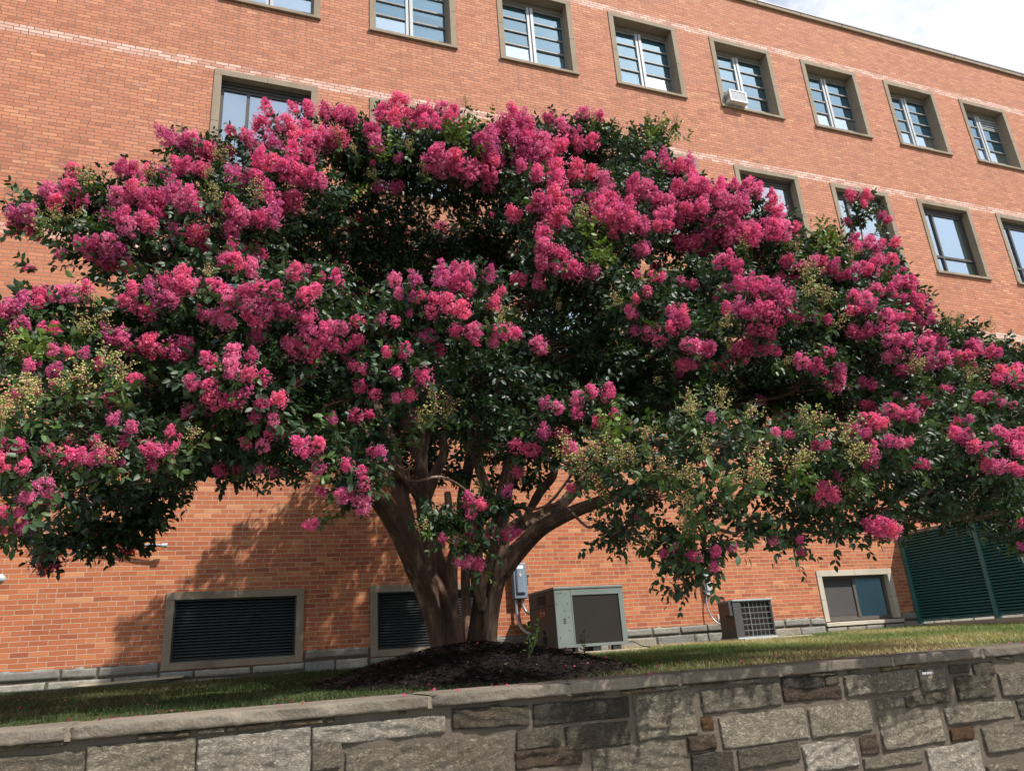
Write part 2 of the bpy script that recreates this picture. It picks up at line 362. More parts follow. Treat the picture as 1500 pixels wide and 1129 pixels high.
kb = MB(); kb.box(-60, 60, -14.75, -14.6, -.018, .004); tag(build(kb, 'kerb', CONC), kind='structure')
tag(sheet('lawn', -14, 40, -7.72, 0.02, 180, 40, lambda X, Y: ground_z(X, Y)-.01+.012*np.sin(X*3.1+Y*2)+.008*np.sin(X*7.7-Y*5), SOIL), kind='structure')
tag(sheet('mulch_mound', MC[0]-MRX*1.02, MC[0]+MRX*1.02, MC[1]-MRY*1.02, MC[1]+MRY*1.02, 90, 90,
          lambda X, Y: ground_z(X, Y)+mound_h(X, Y)-.03+np.where(mound_h(X, Y) > 0, .014*np.sin(X*23+Y*9)*np.sin(Y*27-X*5)+.010*np.sin(X*61)*np.sin(Y*53), 0), MULCH), kind='structure')

# ------------------------------------------------------------------ the brick building
P_, WW = 3.0, 1.9585
ZB = {1: (6.303, 8.613), 2: (10.369, 12.680), 3: (14.437, 16.746)}
BZ = (1.708, 2.812)
bld = thing('brick_building', (0, 0, 0), 'long orange brick building with rows of stone framed windows behind the flowering tree', 'building')
bld.location = (0, 0, 0)
openings = []
for fl in (1, 2, 3):
    for k in range(-1, 11): openings.append((k*P_, k*P_+WW, *ZB[fl]))
openings += [(-3.04, -1.0415, *BZ), (0.0, 1.9585, *BZ), (9.079, 11.061, 1.719, 2.812)]
xs = sorted({-16.0, 44.0} | {round(o[i], 4) for o in openings for i in (0, 1)}); zs = sorted({1.2, 18.40} | {round(o[i], 4) for o in openings for i in (2, 3)})
wm = MB()
for i in range(len(xs)-1):
    for j in range(len(zs)-1):
        cx, cz = (xs[i]+xs[i+1])/2, (zs[j]+zs[j+1])/2
        if any(o[0] < cx < o[1] and o[2] < cz < o[3] for o in openings): continue
        wm.add([(xs[i], 0, zs[j]), (xs[i+1], 0, zs[j]), (xs[i+1], 0, zs[j+1]), (xs[i], 0, zs[j+1])], [(0, 1, 2, 3)])
wm.add([(-16, 0, 1.2), (-16, 0, 18.4), (-16, 14, 18.4), (-16, 14, 1.2)], [(0, 1, 2, 3)])
wm.add([(44, 0, 1.2), (44, 0, 18.4), (44, 14, 18.4), (44, 14, 1.2)], [(0, 3, 2, 1)])
wm.add([(-16, 14, 1.2), (44, 14, 1.2), (44, 14, 18.4), (-16, 14, 18.4)], [(0, 3, 2, 1)])
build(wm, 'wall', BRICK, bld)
rf = MB(); rf.box(-16, 44, .3, 13.9, 18.0, 18.2); roof = build(rf, 'roof', ROOFT, bld)
rc = MB(); x = -16.1
while x < 44.1:
    rc.box(x, min(x+1.48, 44.1), -.07, .34, 18.36, 18.47); x += 1.5
build(rc, 'roof_coping', TRIM, bld)
fs = MB(); fs.box(-16.1, 44.1, -.085, .36, 18.473, 18.515)
build(fs, 'roof_flashing', ROOFM, bld)

def frame_boxes(m, x0, x1, z0, z1, w, y0, y1, wb=None):
    wb = w if wb is None else wb
    m.box(x0, x0+w, y0, y1, z0, z1); m.box(x1-w, x1, y0, y1, z0, z1)
    m.box(x0+w, x1-w, y0, y1, z1-w, z1); m.box(x0+w, x1-w, y0, y1, z0, z0+wb)
SUR = .135
def surround(x0, z0, z1, mat=TRIM, dep=.30, x1=None, w=SUR):
    x1 = x0+WW if x1 is None else x1; m = MB(); zm = z0+(z1-z0)*.47
    # jambs in two pieces with an open joint, head in two pieces, sill below
    for a, b_ in ((x0, x0+w), (x1-w, x1)):
        m.box(a, b_, -.022, dep, z0+.09, zm-.003); m.box(a, b_, -.022, dep, zm+.003, z1-w)
    xm = (x0+x1)/2
    m.box(x0, xm-.002, -.022, dep, z1-w+.002, z1); m.box(xm+.002, x1, -.022, dep, z1-w+.002, z1)
    o = build(m, 'window', mat, bld, bevel=.004)
    s = MB(); s.add([(x0-.012, -.06, z0), (x1+.012, -.06, z0), (x1+.012, dep, z0), (x0-.012, dep, z0), (x0-.012, -.06, z0+.065), (x1+.012, -.06, z0+.065), (x1+.012, dep, z0+.088), (x0-.012, dep, z0+.088)],
          [(0, 3, 2, 1), (4, 5, 6, 7), (0, 1, 5, 4), (1, 2, 6, 5), (2, 3, 7, 6), (3, 0, 4, 7)])
    build(s, 'sill', mat, o, bevel=.004); return o
def pane(o, x0, x1, z0, z1, y, mat, tilt=0.0):
    m = MB(); m.add([(x0, y-tilt, z0), (x1, y-tilt, z0), (x1, y+tilt, z1), (x0, y+tilt, z1)], [(0, 1, 2, 3)])
    return build(m, 'pane', mat, o)
def window3(k, fl=3, backs=(BLIND, SKYBACK, BLIND, SKYBACK), vent=False, r=None):
    r = r or random.Random(k*7+fl); x0 = k*P_; z0, z1 = ZB[fl]; o = surround(x0, z0, z1, dep=.34)
    X0, X1, Z0, Z1 = x0+SUR, x0+WW-SUR, z0+.09, z1-SUR; ys = .25
    hd = MB(); hd.box(X0, X1, ys-.02, ys+.10, Z1-.15, Z1-.001); build(hd, 'head_panel', SOFFIT, o); Z1 = Z1-.15
    m = MB(); fb = MB(); xm = (X0+X1)/2-.05; frame_boxes(fb, X0, X1, Z0, Z1, .040, ys, ys+.06)
    m.box(xm-.075, xm-.012, ys-.03, ys+.07, Z0+.003, Z1-.003); m.box(xm+.012, xm+.085, ys-.045, ys+.07, Z0+.003, Z1-.003)
    H = Z1-Z0; rows = [0, .145, .365, .575, .785, 1.0]
    for a, b_ in ((X0+.045, xm-.075), (xm+.085, X1-.045)):
        for q, t in enumerate(rows[1:-1]): fb.box(a, b_, ys-.012, ys+.045, Z0+t*H-.017, Z0+t*H+.017)
    build(m, 'mullion', SASH, o); build(fb, 'sash', SASHBAR, o)
    for si, (a, b_) in enumerate(((X0+.045, xm-.075), (xm+.085, X1-.045))):
        for q in range(5):
            za, zb = Z0+rows[q]*H+.02, Z0+rows[q+1]*H-.02
            if vent and si == 1 and q == 4:
                v = MB()
                for j in range(4):
                    zz = za+(zb-za)*(j+.5)/4; v.box(a, b_, ys-.01, ys+.05, zz-.018, zz+.006)
                build(v, 'vent_slats', SASH, o); continue
            pane(o, a, b_, za, zb, ys+.02, GLASSR if q < 2 and r.random() < .8 else GLASS, r.uniform(-.004, .004)+(.006 if q == 1 else 0))
        up, lo = backs[si*2], backs[si*2+1]; zc = Z0+rows[2]*H
        dz = r.choice((0, 0, .01, -.05, .14, .30)) if r.random() < .6 else 0; b1 = MB(); b1.box(a, b_, ys+.07, ys+.08, zc+dz, Z1); bo = build(b1, 'blind', up if up is not BLIND else r.choice(BLINDS), o)  # where the upper back is SKYBACK this sheet imitates reflected sky
        b2 = MB(); b2.box(a, b_, ys+.10, ys+.11, Z0, zc+.02); build(b2, 'lower_backing', lo, o)  # sheet added behind the lower panes, the pale one imitates reflected sky
    d = MB(); d.box(X0-.05, X1+.05, ys+.5, ys+.52, Z0-.05, Z1+.2); build(d, 'room_wall', DARK, o)
    return o
def window2(k, fl=2, back=SHADE, drop=0.0):
    x0 = k*P_; z0, z1 = ZB[fl]; o = surround(x0, z0, z1, dep=.30)
    X0, X1, Z0, Z1 = x0+SUR, x0+WW-SUR, z0+.09, z1-SUR; ys = .16
    m = MB(); m.box(X0, X1, ys, ys+.1, Z1-.13, Z1-.07); m.box(X0, X1, ys-.03, ys+.1, Z1-.07, Z1-.001); Zt = Z1-.13
    frame_boxes(m, X0, X1, Z0, Zt, .055, ys+.02, ys+.09); xm = X0+(X1-X0)*.30; zt = Z0+(Zt-Z0)*.29
    m.box(xm-.032, xm+.032, ys+.005, ys+.088, Z0+.055, Zt-.055)
    m.box(X0+.055, xm-.032, ys+.008, ys+.085, zt-.032, zt+.032); m.box(xm+.032, X1-.055, ys+.008, ys+.085, zt-.032, zt+.032)
    m.box(X1-.12, X1-.055, ys+.04, ys+.10, Z0+.055, zt-.032); m.box(X1-.12, X1-.055, ys+.04, ys+.10, zt+.032, Zt-.055)
    build(m, 'sash', BRONZE, o)
    for a, b_, c, d_ in ((X0+.055, xm-.032, zt+.032, Zt-.055), (xm+.032, X1-.12, zt+.032, Zt-.055), (X0+.055, xm-.032, Z0+.055, zt-.032), (xm+.032, X1-.12, Z0+.055, zt-.032)):
        pane(o, a, b_, c, d_, ys+.05, GLASS2)
    s = MB(); s.box(X0, X1, ys+.105, ys+.115, Z0+drop, Zt); build(s, 'blind', back, o)
    d = MB(); d.box(X0-.05, X1+.05, ys+.5, ys+.52, Z0-.05, Z1+.1); build(d, 'room_wall', DARK, o)
    return o
w3 = {-1: (SKYBACK,)*4, 0: (SHADE, SKYBACK, SHADE, SKYBACK), 1: (BLIND, SKYBACK, BLIND, SKYBACK), 2: (BLIND, SKYBACK, BLIND, SKYBACK), 3: (BLIND, SKYBACK, BLIND, GREYIN),
      4: (BLIND, GREYIN, BLIND, GREYIN), 5: (BLIND, SKYBACK, BLIND, SKYBACK), 6: (BLIND, SKYBACK, BLIND, SKYBACK)}
for k in range(-1, 11): window3(k, 3, w3.get(k, (BLIND, SKYBACK, BLIND, SKYBACK)), vent=(k == 6))
for k in range(-1, 11): window2(k, 2, SKYBACK if k in (-1,) else SHADE, .45 if k == 4 else 0)
for k in range(-1, 11): window2(k, 1, SHADE)

# basement louvres (two) and the basement window
for x0 in (-3.04, 0.0):
    x1 = x0+1.9585 if x0 == 0 else -1.0415; z0, z1 = BZ; m = MB(); w = .115
    xm = x0+(x1-x0)*.5
    m.box(x0, x0+w, -.03, .22, z0, z1-w-.002); m.box(x1-w, x1, -.03, .22, z0, z1-w-.002)
    m.box(x0, xm-.002, -.032, .22, z1-w, z1); m.box(xm+.002, x1, -.032, .22, z1-w, z1); m.box(x0+w, x1-w, -.028, .22, z0, z0+.10)
    lv = build(m, 'louvre_vent', TRIM, bld, bevel=.004)
    X0, X1, Z0, Z1 = x0+w, x1-w, z0+.10, z1-w
    f = MB(); frame_boxes(f, X0, X1, Z0, Z1, .022, .03, .12); build(f, 'louvre_frame', LOUV, lv)
    s = MB(); n = 19
    for i in range(n):
        zc = Z0+.03+(Z1-Z0-.06)*(i+.5)/n; h = .030
        s.add([(X0+.02, .045, zc-h*.55), (X1-.02, .045, zc-h*.55), (X1-.02, .11, zc+h*.6), (X0+.02, .11, zc+h*.6), (X0+.02, .045, zc-h*.55+.008), (X1-.02, .045, zc-h*.55+.008), (X1-.02, .11, zc+h*.6+.008), (X0+.02, .11, zc+h*.6+.008)],
              [(0, 3, 2, 1), (4, 5, 6, 7), (0, 1, 5, 4), (1, 2, 6, 5), (2, 3, 7, 6), (3, 0, 4, 7)])
    build(s, 'louvre_slats', LOUV, lv)
    d = MB(); d.box(X0, X1, .19, .2, Z0, Z1); build(d, 'vent_back', DARK, lv)
x0, x1, z0, z1 = 9.079, 11.061, 1.719, 2.812
o = surround(x0, z0, z1, TRIMPALE, .26, x1, .12)
X0, X1, Z0, Z1 = x0+.12, x1-.12, z0+.09, z1-.12
m = MB(); frame_boxes(m, X0, X1, Z0, Z1, .05, .10, .18, .07); xm = (X0+X1)/2+.02
m.box(xm-.035, xm+.03, .09, .178, Z0+.07, Z1-.05); m.box(X0+.05, xm-.035, .12, .16, Z0+.071, Z0+.11); build(m, 'sash', simple('brown_grey_frame', (.10, .085, .075), .5), o)
pane(o, X0+.05, xm-.035, Z0+.11, Z1-.05, .15, GLASSB); pane(o, xm+.03, X1-.05, Z0+.07, Z1-.05, .145, GLASSB)
s = MB(); s.box(X0+.05, xm-.035, .115, .117, Z0+.11, Z1-.05); build(s, 'insect_screen', SCREEN, o)
s = MB(); s.box(xm+.03, X1-.05, .165, .17, Z0+.05, Z1-.03); build(s, 'blind', BBLUE, o)
d = MB(); d.box(X0, xm, .24, .25, Z0, Z1); build(d, 'room_wall', DARK, o)

# rough stone plinth, two courses, dipping under the openings
def rock_block(V, Fc, T, x0, x1, z0, z1, y, proud, rough, cell, col, rr, ydir=-1, strata=0.0):
    nx = max(3, int((x1-x0)/cell)+1); nz_ = max(3, int((z1-z0)/cell)+1); o = len(V); sd_ = rr.uniform(0, 100)
    jx = [rr.uniform(-.010, .010) for _ in range(4)]
    for j in range(nz_):
        for i in range(nx):
            a, b = i/(nx-1), j/(nz_-1)
            xx = x0+(x1-x0)*a+(jx[0]*(1-b)+jx[1]*b)*(1-2*abs(a-.5)*0); zz = z0+(z1-z0)*b+(jx[2]*(1-a)+jx[3]*a)
            en = mnoise.noise(Vector((xx*9+sd_, zz*9, 3)))*.022+mnoise.noise(Vector((xx*31+sd_, zz*31, 7)))*.006
            e = min(a*(x1-x0), (1-a)*(x1-x0), b*(z1-z0), (1-b)*(z1-z0))
            pil = min(1, max(0, (e+en*.6)/.016)); pil = pil*(2-pil)
            n = mnoise.fractal(Vector((xx*3.5+sd_, zz*4.5, sd_)), .9, 2.1, 5)*.5+mnoise.turbulence(Vector((xx*6+sd_, zz*11+xx*3, 1)), 4, False)*.35
            if strata: n += strata*math.sin((zz*1.0+xx*.28*math.sin(sd_)+.03*mnoise.noise(Vector((xx*7, zz*7, sd_))))*95)*.22
            ins = (e == 0); dpt = y-ydir*-1*0
            yy = y + ydir*(proud*pil + rough*n*pil) + (0.03 if e == 0 else 0)
            V.append((xx+(en if ins else 0), yy, zz+(en*.7 if ins else 0))); T.append(col)
    for j in range(nz_-1):
        for i in range(nx-1):
            q = o+j*nx+i; Fc.append((q, q+1, q+nx+1, q+nx))
def mesh_from(V, Fc, T, name, mat, parent, smooth=True):
    return from_arrays(name, np.array(V), np.array(Fc).ravel(), np.arange(0, len(Fc)*4, 4), mat, parent, smooth=smooth, tint=np.array(T))
V, Fc, T = [], [], []; rr = random.Random(3); pal = [(.30, .285, .25), (.34, .32, .275), (.27, .26, .235), (.33, .295, .235), (.255, .25, .235)]
segs = [(-16, -3.06, 1.825), (-3.06, -1.02, 1.70), (-1.02, -.02, 1.875), (-.02, 1.98, 1.70), (1.98, 9.06, 1.905), (9.06, 11.08, 1.712), (11.08, 44, 1.90)]
for a, b, top in segs:
    for zt, zb in ((top, top-.15 if top > 1.8 else top-.12), ((top-.155) if top > 1.8 else top-.125, 1.44)):
        x = a
        while x < b-.05:
            w = min(rr.uniform(.45, 1.15), b-x); w = b-x if b-x-w < .25 else w
            rock_block(V, Fc, T, x+.004, x+w-.004, zb+.003, zt, -.02, .022 if zt == top else .012, .007, .022, (lambda k, c: tuple(q*k for q in c))(rr.uniform(.88, 1.12), rr.choice(pal)), rr); x += w
mesh_from(V, Fc, T, 'plinth', PLINTH, bld)
pb = MB()
for a, b, top in segs: pb.box(a, b, -.018, .06, 1.3, top-.004)
build(pb, 'plinth_mortar', MORTAR, bld)

# ------------------------------------------------------------------ retaining wall
YW = -8.165
rw = thing('retaining_wall', (0, -7.9, 0), 'low grey rock faced stone retaining wall with flat coping in the foreground', 'wall')
m = MB(); m.box(-14, 30, YW+.004, -7.75, -.05, 1.352); build(m, 'wall_core', MORTAR, rw)
TR = [(0, 1112, 115, 1150, 'g'), (131, 1094, 279, 1166, 'l'), (292, 1082, 451, 1140, 'w'), (461, 1065, 653, 1073, 'w'), (460, 1092, 497, 1126, 'g'), (509, 1100, 744, 1134, 'g'), (663, 1041, 773, 1059, 'd'),
      (757, 1069, 821, 1091, 'd'), (782, 1031, 922, 1047, 'k'), (830, 1062, 923, 1086, 'd'), (929, 1018, 1022, 1075, 'l'), (865, 1098, 1006, 1134, 'g'), (755, 1099, 851, 1115, 'r'), (1025, 1011, 1143, 1032, 'g'), (1029, 1051, 1047, 1068, 'o'), (1009, 1079, 1049, 1096, 'r'), (1013, 1106, 1075, 1130, 'k'), (1054, 1050, 1184, 1081, 'l'), (1081, 1096, 1172, 1112, 'd'),
      (1144, 994, 1207, 1006, 'k'), (1209, 990, 1229, 1002, 'd'), (1148, 1012, 1233, 1021, 'r'), (1236, 990, 1343, 1009, 'l'), (1344, 981, 1388, 1008, 'g'), (1391, 976, 1421, 985, 'd'), (1397, 993, 1457, 1021, 'd'), (1424, 972, 1457, 987, 'd'), (1460, 985, 1512, 1014, 'g'), (1184, 1036, 1279, 1069, 'l'), (1283, 1026, 1324, 1034, 'l'), (1325, 1021, 1389, 1029, 'd'), (1287, 1048, 1385, 1084, 'l'),
      (1383, 1036, 1485, 1048, 'l'), (1392, 1068, 1427, 1082, 'o'), (1436, 1065, 1520, 1092, 'g'), (1176, 1092, 1257, 1121, 'w'), (1259, 1078, 1288, 1102, 'r'), (1265, 1108, 1351, 1113, 'g'), (1356, 1097, 1441, 1132, 'w'), (1444, 1121, 1491, 1128, 'g'), (1488, 1022, 1560, 1040, 'd'), (1524, 1060, 1600, 1084, 'l')]
PAL = {'w': (.54, .485, .40), 'l': (.385, .338, .255), 'g': (.285, .245, .185), 'd': (.155, .13, .093), 'k': (.095, .083, .063), 'r': (.13, .092, .063), 'o': (.17, .088, .04)}
V, Fc, T = [], [], []; rr = random.Random(5); rects = []
for u0, v0, u1, v1, c in TR:
    p = at(u0, v0, YW); q = at(u1, v1, YW); x0, x1, z1, z0 = p[0], q[0], p[2], q[2]
    if z1-z0 < .02: z0 = z1-.05
    x1 = max(x1, x0+.06); g = .014; rects.append((x0-g, x1+g, z0-g*.7, min(z1+g*.7, 1.345), c))
def free(x0, x1, z0, z1): return not any(x0 < r[1]+.012 and x1 > r[0]-.012 and z0 < r[3]+.012 and z1 > r[2]-.012 for r in rects)
zt = 1.31
while zt > .1:
    h = rr.choice((.10, .14, .2, .22)); x = -13.0
    while x < 22:
        w = rr.uniform(.2, .62)
        if free(x, x+w, zt-h, zt): rects.append((x, x+w, zt-h, zt, rr.choice('lgggdwdkr')))
        x += w+.025
    zt -= h+.022
for x0, x1, z0, z1, c in rects:
    near = -4 < x0 < 4.6; b = PAL[c]; k = rr.uniform(.88, 1.12)
    rock_block(V, Fc, T, x0, x1, z0, z1, YW, rr.uniform(.006, .016), .023, .010 if near else .04, tuple(t*k for t in b), rr, strata=rr.choice((0, .5, .9)))
mesh_from(V, Fc, T, 'wall_stones', STONE, rw)
# bedding strip of small pale mortar-smeared pieces right under the coping
V, Fc, T = [], [], []; x = -5.0
while x < 5.0:
    w = rr.uniform(.05, .3)
    if rr.random() < .62 and (x < -.3 or .1 < x < 1.2 or rr.random() < .5):
        cz = rr.choice(((.40, .35, .27), (.33, .25, .155), (.25, .2, .14)))
        rock_block(V, Fc, T, x, x+w-.006, 1.308+rr.uniform(0, .012), 1.352, YW-.012, .008, .006, .012, cz, rr)
    x += w
mesh_from(V, Fc, T, 'bedding_stones', STONE, rw)
# coping slabs
V, Fc, T = [], [], []
js = [-13, -11.8, -10.6, -9.3, -8.0, -6.9, -5.8, -4.75, -3.8, -2.856, -1.05, -.188, .59, 1.378, 2.374, 3.263, 4.2, 5.3, 6.4, 7.5, 8.7, 10, 11.3, 12.6, 14, 16, 18, 20, 22]
for i in range(len(js)-1):
    a, b = js[i]+.012, js[i+1]-.012; nx = max(8, int((b-a)/(.014 if -5 < a < 5 else .2))); prof = [(-8.165, 1.351), (-8.196, 1.352), (-8.203, 1.357), (-8.203, 1.368), (-8.203, 1.384), (-8.203, 1.400), (-8.202, 1.411), (-8.196, 1.416), (-8.15, 1.417), (-8.0, 1.418), (-7.8, 1.417), (-7.62, 1.415), (-7.60, 1.40), (-7.60, 1.33)]
    o = len(V); dz = rr.uniform(-.003, .003); dy = rr.uniform(-.006, .006)
    for ii in range(nx+1):
        t = ii/nx; ec = min(t, 1-t)*(b-a); ch = .012*max(0, 1-ec/.03)
        for jj, (y, z) in enumerate(prof):
            xx = a+(b-a)*t; n = mnoise.fractal(Vector((xx*9, y*9, z*22)), .7, 2.2, 5); chip = max(0, mnoise.noise(Vector((xx*6, 2, i)))-.25)*.02 if jj in (5, 6, 7) else 0
            front = 1 if 1 <= jj <= 7 else .3
            V.append((xx, y+dy+.009*n*front+(ch if jj < 7 else 0)+chip, z+dz+.003*n*front-(ch*.5 if 5 <= jj <= 11 else 0)-chip*.6)); T.append((1, 1, 1))
    np_ = len(prof)
    for ii in range(nx):
        for jj in range(np_-1): q = o+ii*np_+jj; Fc.append((q, q+np_, q+np_+1, q+1))
    # slab ends
    for jj in range(np_-1):
        pass
mesh_from(V, Fc, T, 'coping', COPING, rw, smooth=True)
m = MB()
for j in js[1:-1]: m.box(j-.013, j+.013, -8.193, -7.61, 1.345, 1.407)
build(m, 'coping_joints', simple('joint_mortar', (.17, .14, .10), .95, .3, 12, .4), rw)
# small white painted scribble on one stone
pm = at(1350, 986, YW-.05); m = MB(); rr2 = random.Random(2); x = pm[0]
for i in range(7):
    h = rr2.uniform(.010, .02); yy = YW-.058
    m.box(x, x+.006, yy-.001, yy, pm[2]-h/2, pm[2]+h/2); m.box(x+.0065, x+.012, yy-.001, yy, pm[2]+rr2.uniform(-.008, .004), pm[2]+.007); x += .0135
build(m, 'paint_mark', WHITE, rw)

# ------------------------------------------------------------------ air conditioning and service boxes
AX0, AX1, AY0, AY1, AZ0, AZ1 = 2.645, 3.86, -1.42, -.30, 1.60, 2.555
padz = float(ground_z(3.2, -1.0))
pad = MB(); pad.box(2.5, 4.12, -1.56, -.2, padz-.08, padz+.018); tag(build(pad, 'equipment_pad', CONC, loc=(3.3, -.9, padz), bevel=.01), 'low concrete slab under the big grey air conditioner', 'concrete slab')
ac = thing('package_air_conditioner', (3.25, -.85, padz+.018), 'big boxy grey green outdoor air conditioner with brown coil beside the tree trunk', 'air conditioner')
m = MB(); m.box(AX0, AX1-.02, AY0+.03, AY1, AZ0+.05, AZ1-.03); body = build(m, 'casing', ACDARK, ac, bevel=.008)
m = MB(); m.box(AX0-.012, AX1+.012, AY0-.012, AY1+.01, AZ1-.032, AZ1+.006); build(m, 'top_panel', ACGREY, ac, bevel=.006)
fx = AX0+.285
m = MB(); m.box(AX0+.004, fx, AY0, AY0+.028, AZ0+.09, AZ1-.034); cp = build(m, 'control_panel', ACGREY, ac, bevel=.003)
m = MB(); rr = random.Random(8)
for (px, pz) in ((.05, .86), (.12, .87), (.19, .85), (.03, .7), (.22, .7), (.22, .5), (.22, .3), (.16, .6), (.09, .86), (.05, .2)): m.disc((AX0+px, AY0-.001, AZ0+pz), .008, (0, -1, 0), .003, 8)
for i in range(2):
    for j in range(3): m.box(AX0+.13+i*.022, AX0+.145+i*.022, AY0-.002, AY0+.001, AZ0+.40+j*.03, AZ0+.422+j*.03)
build(m, 'screws', DARK, cp)
m = MB(); m.box(AX0+.004, AX1, AY0-.004, AY0+.028, AZ0+.045, AZ0+.088); m.box(fx+.002, AX1, AY0-.002, AY0+.028, AZ1-.13, AZ1-.036); m.box(AX1-.085, AX1, AY0-.002, AY0+.028, AZ0+.09, AZ1-.132)
m.box(fx+.002, fx+.022, AY0-.002, AY0+.028, AZ0+.09, AZ1-.132); build(m, 'front_frame', ACGREY, ac, bevel=.003)
m = MB(); m.box(fx+.024, AX1-.087, AY0+.012, AY0+.029, AZ0+.09, AZ1-.132); build(m, 'coil', COIL, ac)
m = MB(); xs_ = AX0-.001
m.box(AX0-.006, AX0-.001, AY0+.035, AY1-.01, AZ0+.68, AZ0+.69); side = build(m, 'side_seam', DARK, ac)
m = MB()
for i in range(5): m.box(AX0-.012, AX0-.001, AY0+.36, AY0+.72, AZ0+.73+i*.03, AZ0+.742+i*.03)
build(m, 'side_vent', DARK, ac)
m = MB(); m.box(AX0-.003, AX0-.0005, AY0+.40, AY0+.66, AZ0+.53, AZ0+.65); lab = build(m, 'label', LRED, ac)
m = MB()
m.box(AX0-.0045, AX0-.0032, AY0+.54, AY0+.64, AZ0+.60, AZ0+.615); m.box(AX0-.0045, AX0-.0032, AY0+.58, AY0+.60, AZ0+.55, AZ0+.599); m.box(AX0-.0045, AX0-.0032, AY0+.44, AY0+.52, AZ0+.56, AZ0+.57); m.box(AX0-.0045, AX0-.0032, AY0+.44, AY0+.455, AZ0+.571, AZ0+.62); m.box(AX0-.0045, AX0-.0032, AY0+.47, AY0+.485, AZ0+.575, AZ0+.62)
build(m, 'label_print', LPALE, lab)
m = MB(); m.box(AX0-.01, AX0-.001, AY0+.44, AY0+.58, AZ0+.12, AZ0+.24); m.disc((AX0-.001, AY0+.5, AZ0+.30), .035, (-1, 0, 0), .01, 14); build(m, 'service_ports', DARK, ac)
for xx in (AX0+.1, AX0+.6, AX0+.95):
    for y0 in (AY0+.01, AY1-.1): m = MB(); m.box(xx, xx+.14, y0, y0+.08, padz+.018, AZ0+.052); build(m, 'foot', BLACK, ac)
m = MB(); m.tube(curve_pts([(AX1+.0, -1.36, AZ0+.08), (AX1+.12, -1.40, AZ0+.07), (AX1+.22, -1.46, AZ0-.0), (AX1+.34, -1.52, padz+.025)]), .009, 8); build(m, 'drain_hose', BLACK, ac, smooth=True)

b1 = thing('disconnect_box', (2.58, 0, 2.5), 'blue grey electrical disconnect box on the brick wall behind the tree trunk', 'electrical box')
m = MB(); m.box(2.455, 2.70, -.15, 0, 2.50, 3.10); build(m, 'cabinet', STEELB, b1, bevel=.012)
m = MB(); m.add([(2.485, -.152, 2.56), (2.655, -.152, 2.56), (2.655, -.152, 3.06), (2.485, -.152, 3.06), (2.505, -.185, 2.60), (2.635, -.185, 2.60), (2.625, -.18, 3.0), (2.515, -.18, 3.0)], [(4, 5, 6, 7), (0, 1, 5, 4), (1, 2, 6, 5), (2, 3, 7, 6), (3, 0, 4, 7)])
cv = build(m, 'cover', STEELB, b1, bevel=.01)
m = MB(); m.box(2.545, 2.595, -.188, -.182, 2.90, 2.915); m.box(2.555, 2.585, -.188, -.182, 2.87, 2.89); m.box(2.567, 2.573, -.188, -.182, 2.93, 2.955); build(m, 'marking', WHITE, cv)
m = MB(); m.box(2.703, 2.728, -.11, -.07, 2.72, 2.90); m.box(2.703, 2.75, -.12, -.06, 2.86, 2.90); build(m, 'handle', BLACK, b1, bevel=.005)
m = MB(); m.tube(curve_pts([(2.50, -.07, 2.52), (2.50, -.07, 2.28), (2.53, -.10, 2.06), (2.62, -.20, 1.93), (2.72, -.28, 1.92), (2.74, -.34, 1.99), (2.70, -.38, 2.02)]), .024, 12)
m.tube(curve_pts([(2.615, -.07, 2.52), (2.62, -.08, 2.38), (2.68, -.12, 2.26), (2.78, -.2, 2.22), (2.84, -.29, 2.22)]), .022, 12); 
tag(build(m, 'flexible_conduit', CONDUIT, loc=(2.55, 0, 2.3), smooth=True), 'two grey flexible conduits curving from the electrical box into the big air conditioner', 'conduit')
m = MB(); m.tube(curve_pts([(2.68, -.33, 1.98), (2.62, -.3, 1.83), (2.56, -.22, 1.70), (2.50, -.16, 1.58)]), .01, 7); m.tube(curve_pts([(2.72, -.33, 2.06), (2.68, -.28, 2.10), (2.66, -.18, 2.09), (2.68, -.1, 2.02), (2.7, -.02, 2.0)]), .022, 8)
tag(build(m, 'refrigerant_line', BLACK, loc=(2.6, -.2, 1.6), smooth=True), 'black insulated pipe between the brick wall and the big air conditioner', 'pipe')

b2 = thing('small_disconnect_box', (6.41, 0, 2.42), 'light grey switch box on the sunny brick above the small condenser', 'electrical box')
m = MB(); m.box(6.345, 6.475, -.09, 0, 2.42, 2.84); build(m, 'cabinet', LGREY, b2, bevel=.006)
m = MB(); m.box(6.365, 6.455, -.115, -.091, 2.50, 2.80); cv = build(m, 'cover', LGREY, b2, bevel=.006)
m = MB(); m.box(6.395, 6.425, -.119, -.114, 2.60, 2.625); m.box(6.40, 6.42, -.119, -.114, 2.68, 2.71); build(m, 'marking', BLACK, cv)
m = MB(); m.box(6.478, 6.495, -.07, -.04, 2.66, 2.78); build(m, 'handle', CHAR, b2)
m = MB(); m.tube(curve_pts([(6.36, -.05, 2.43), (6.33, -.08, 2.2), (6.38, -.14, 1.98), (6.52, -.3, 1.82), (6.62, -.5, 1.80), (6.64, -.6, 1.86), (6.62, -.62, 2.0)]), .014, 10)
tag(build(m, 'flexible_conduit', CONDUIT, loc=(6.36, -.05, 2.2), smooth=True), 'thin grey conduit looping from the small switch box to the small condenser', 'conduit')
vt = thing('wall_vent', (6.65, 0, 1.94), 'round white pipe sleeve in the brick wall left of the small condenser', 'vent')
m = MB(); m.box(6.56, 6.76, -.02, 0, 1.84, 2.06); build(m, 'plate', simple('cement_patch', (.42, .38, .33), .9), vt, bevel=.01)
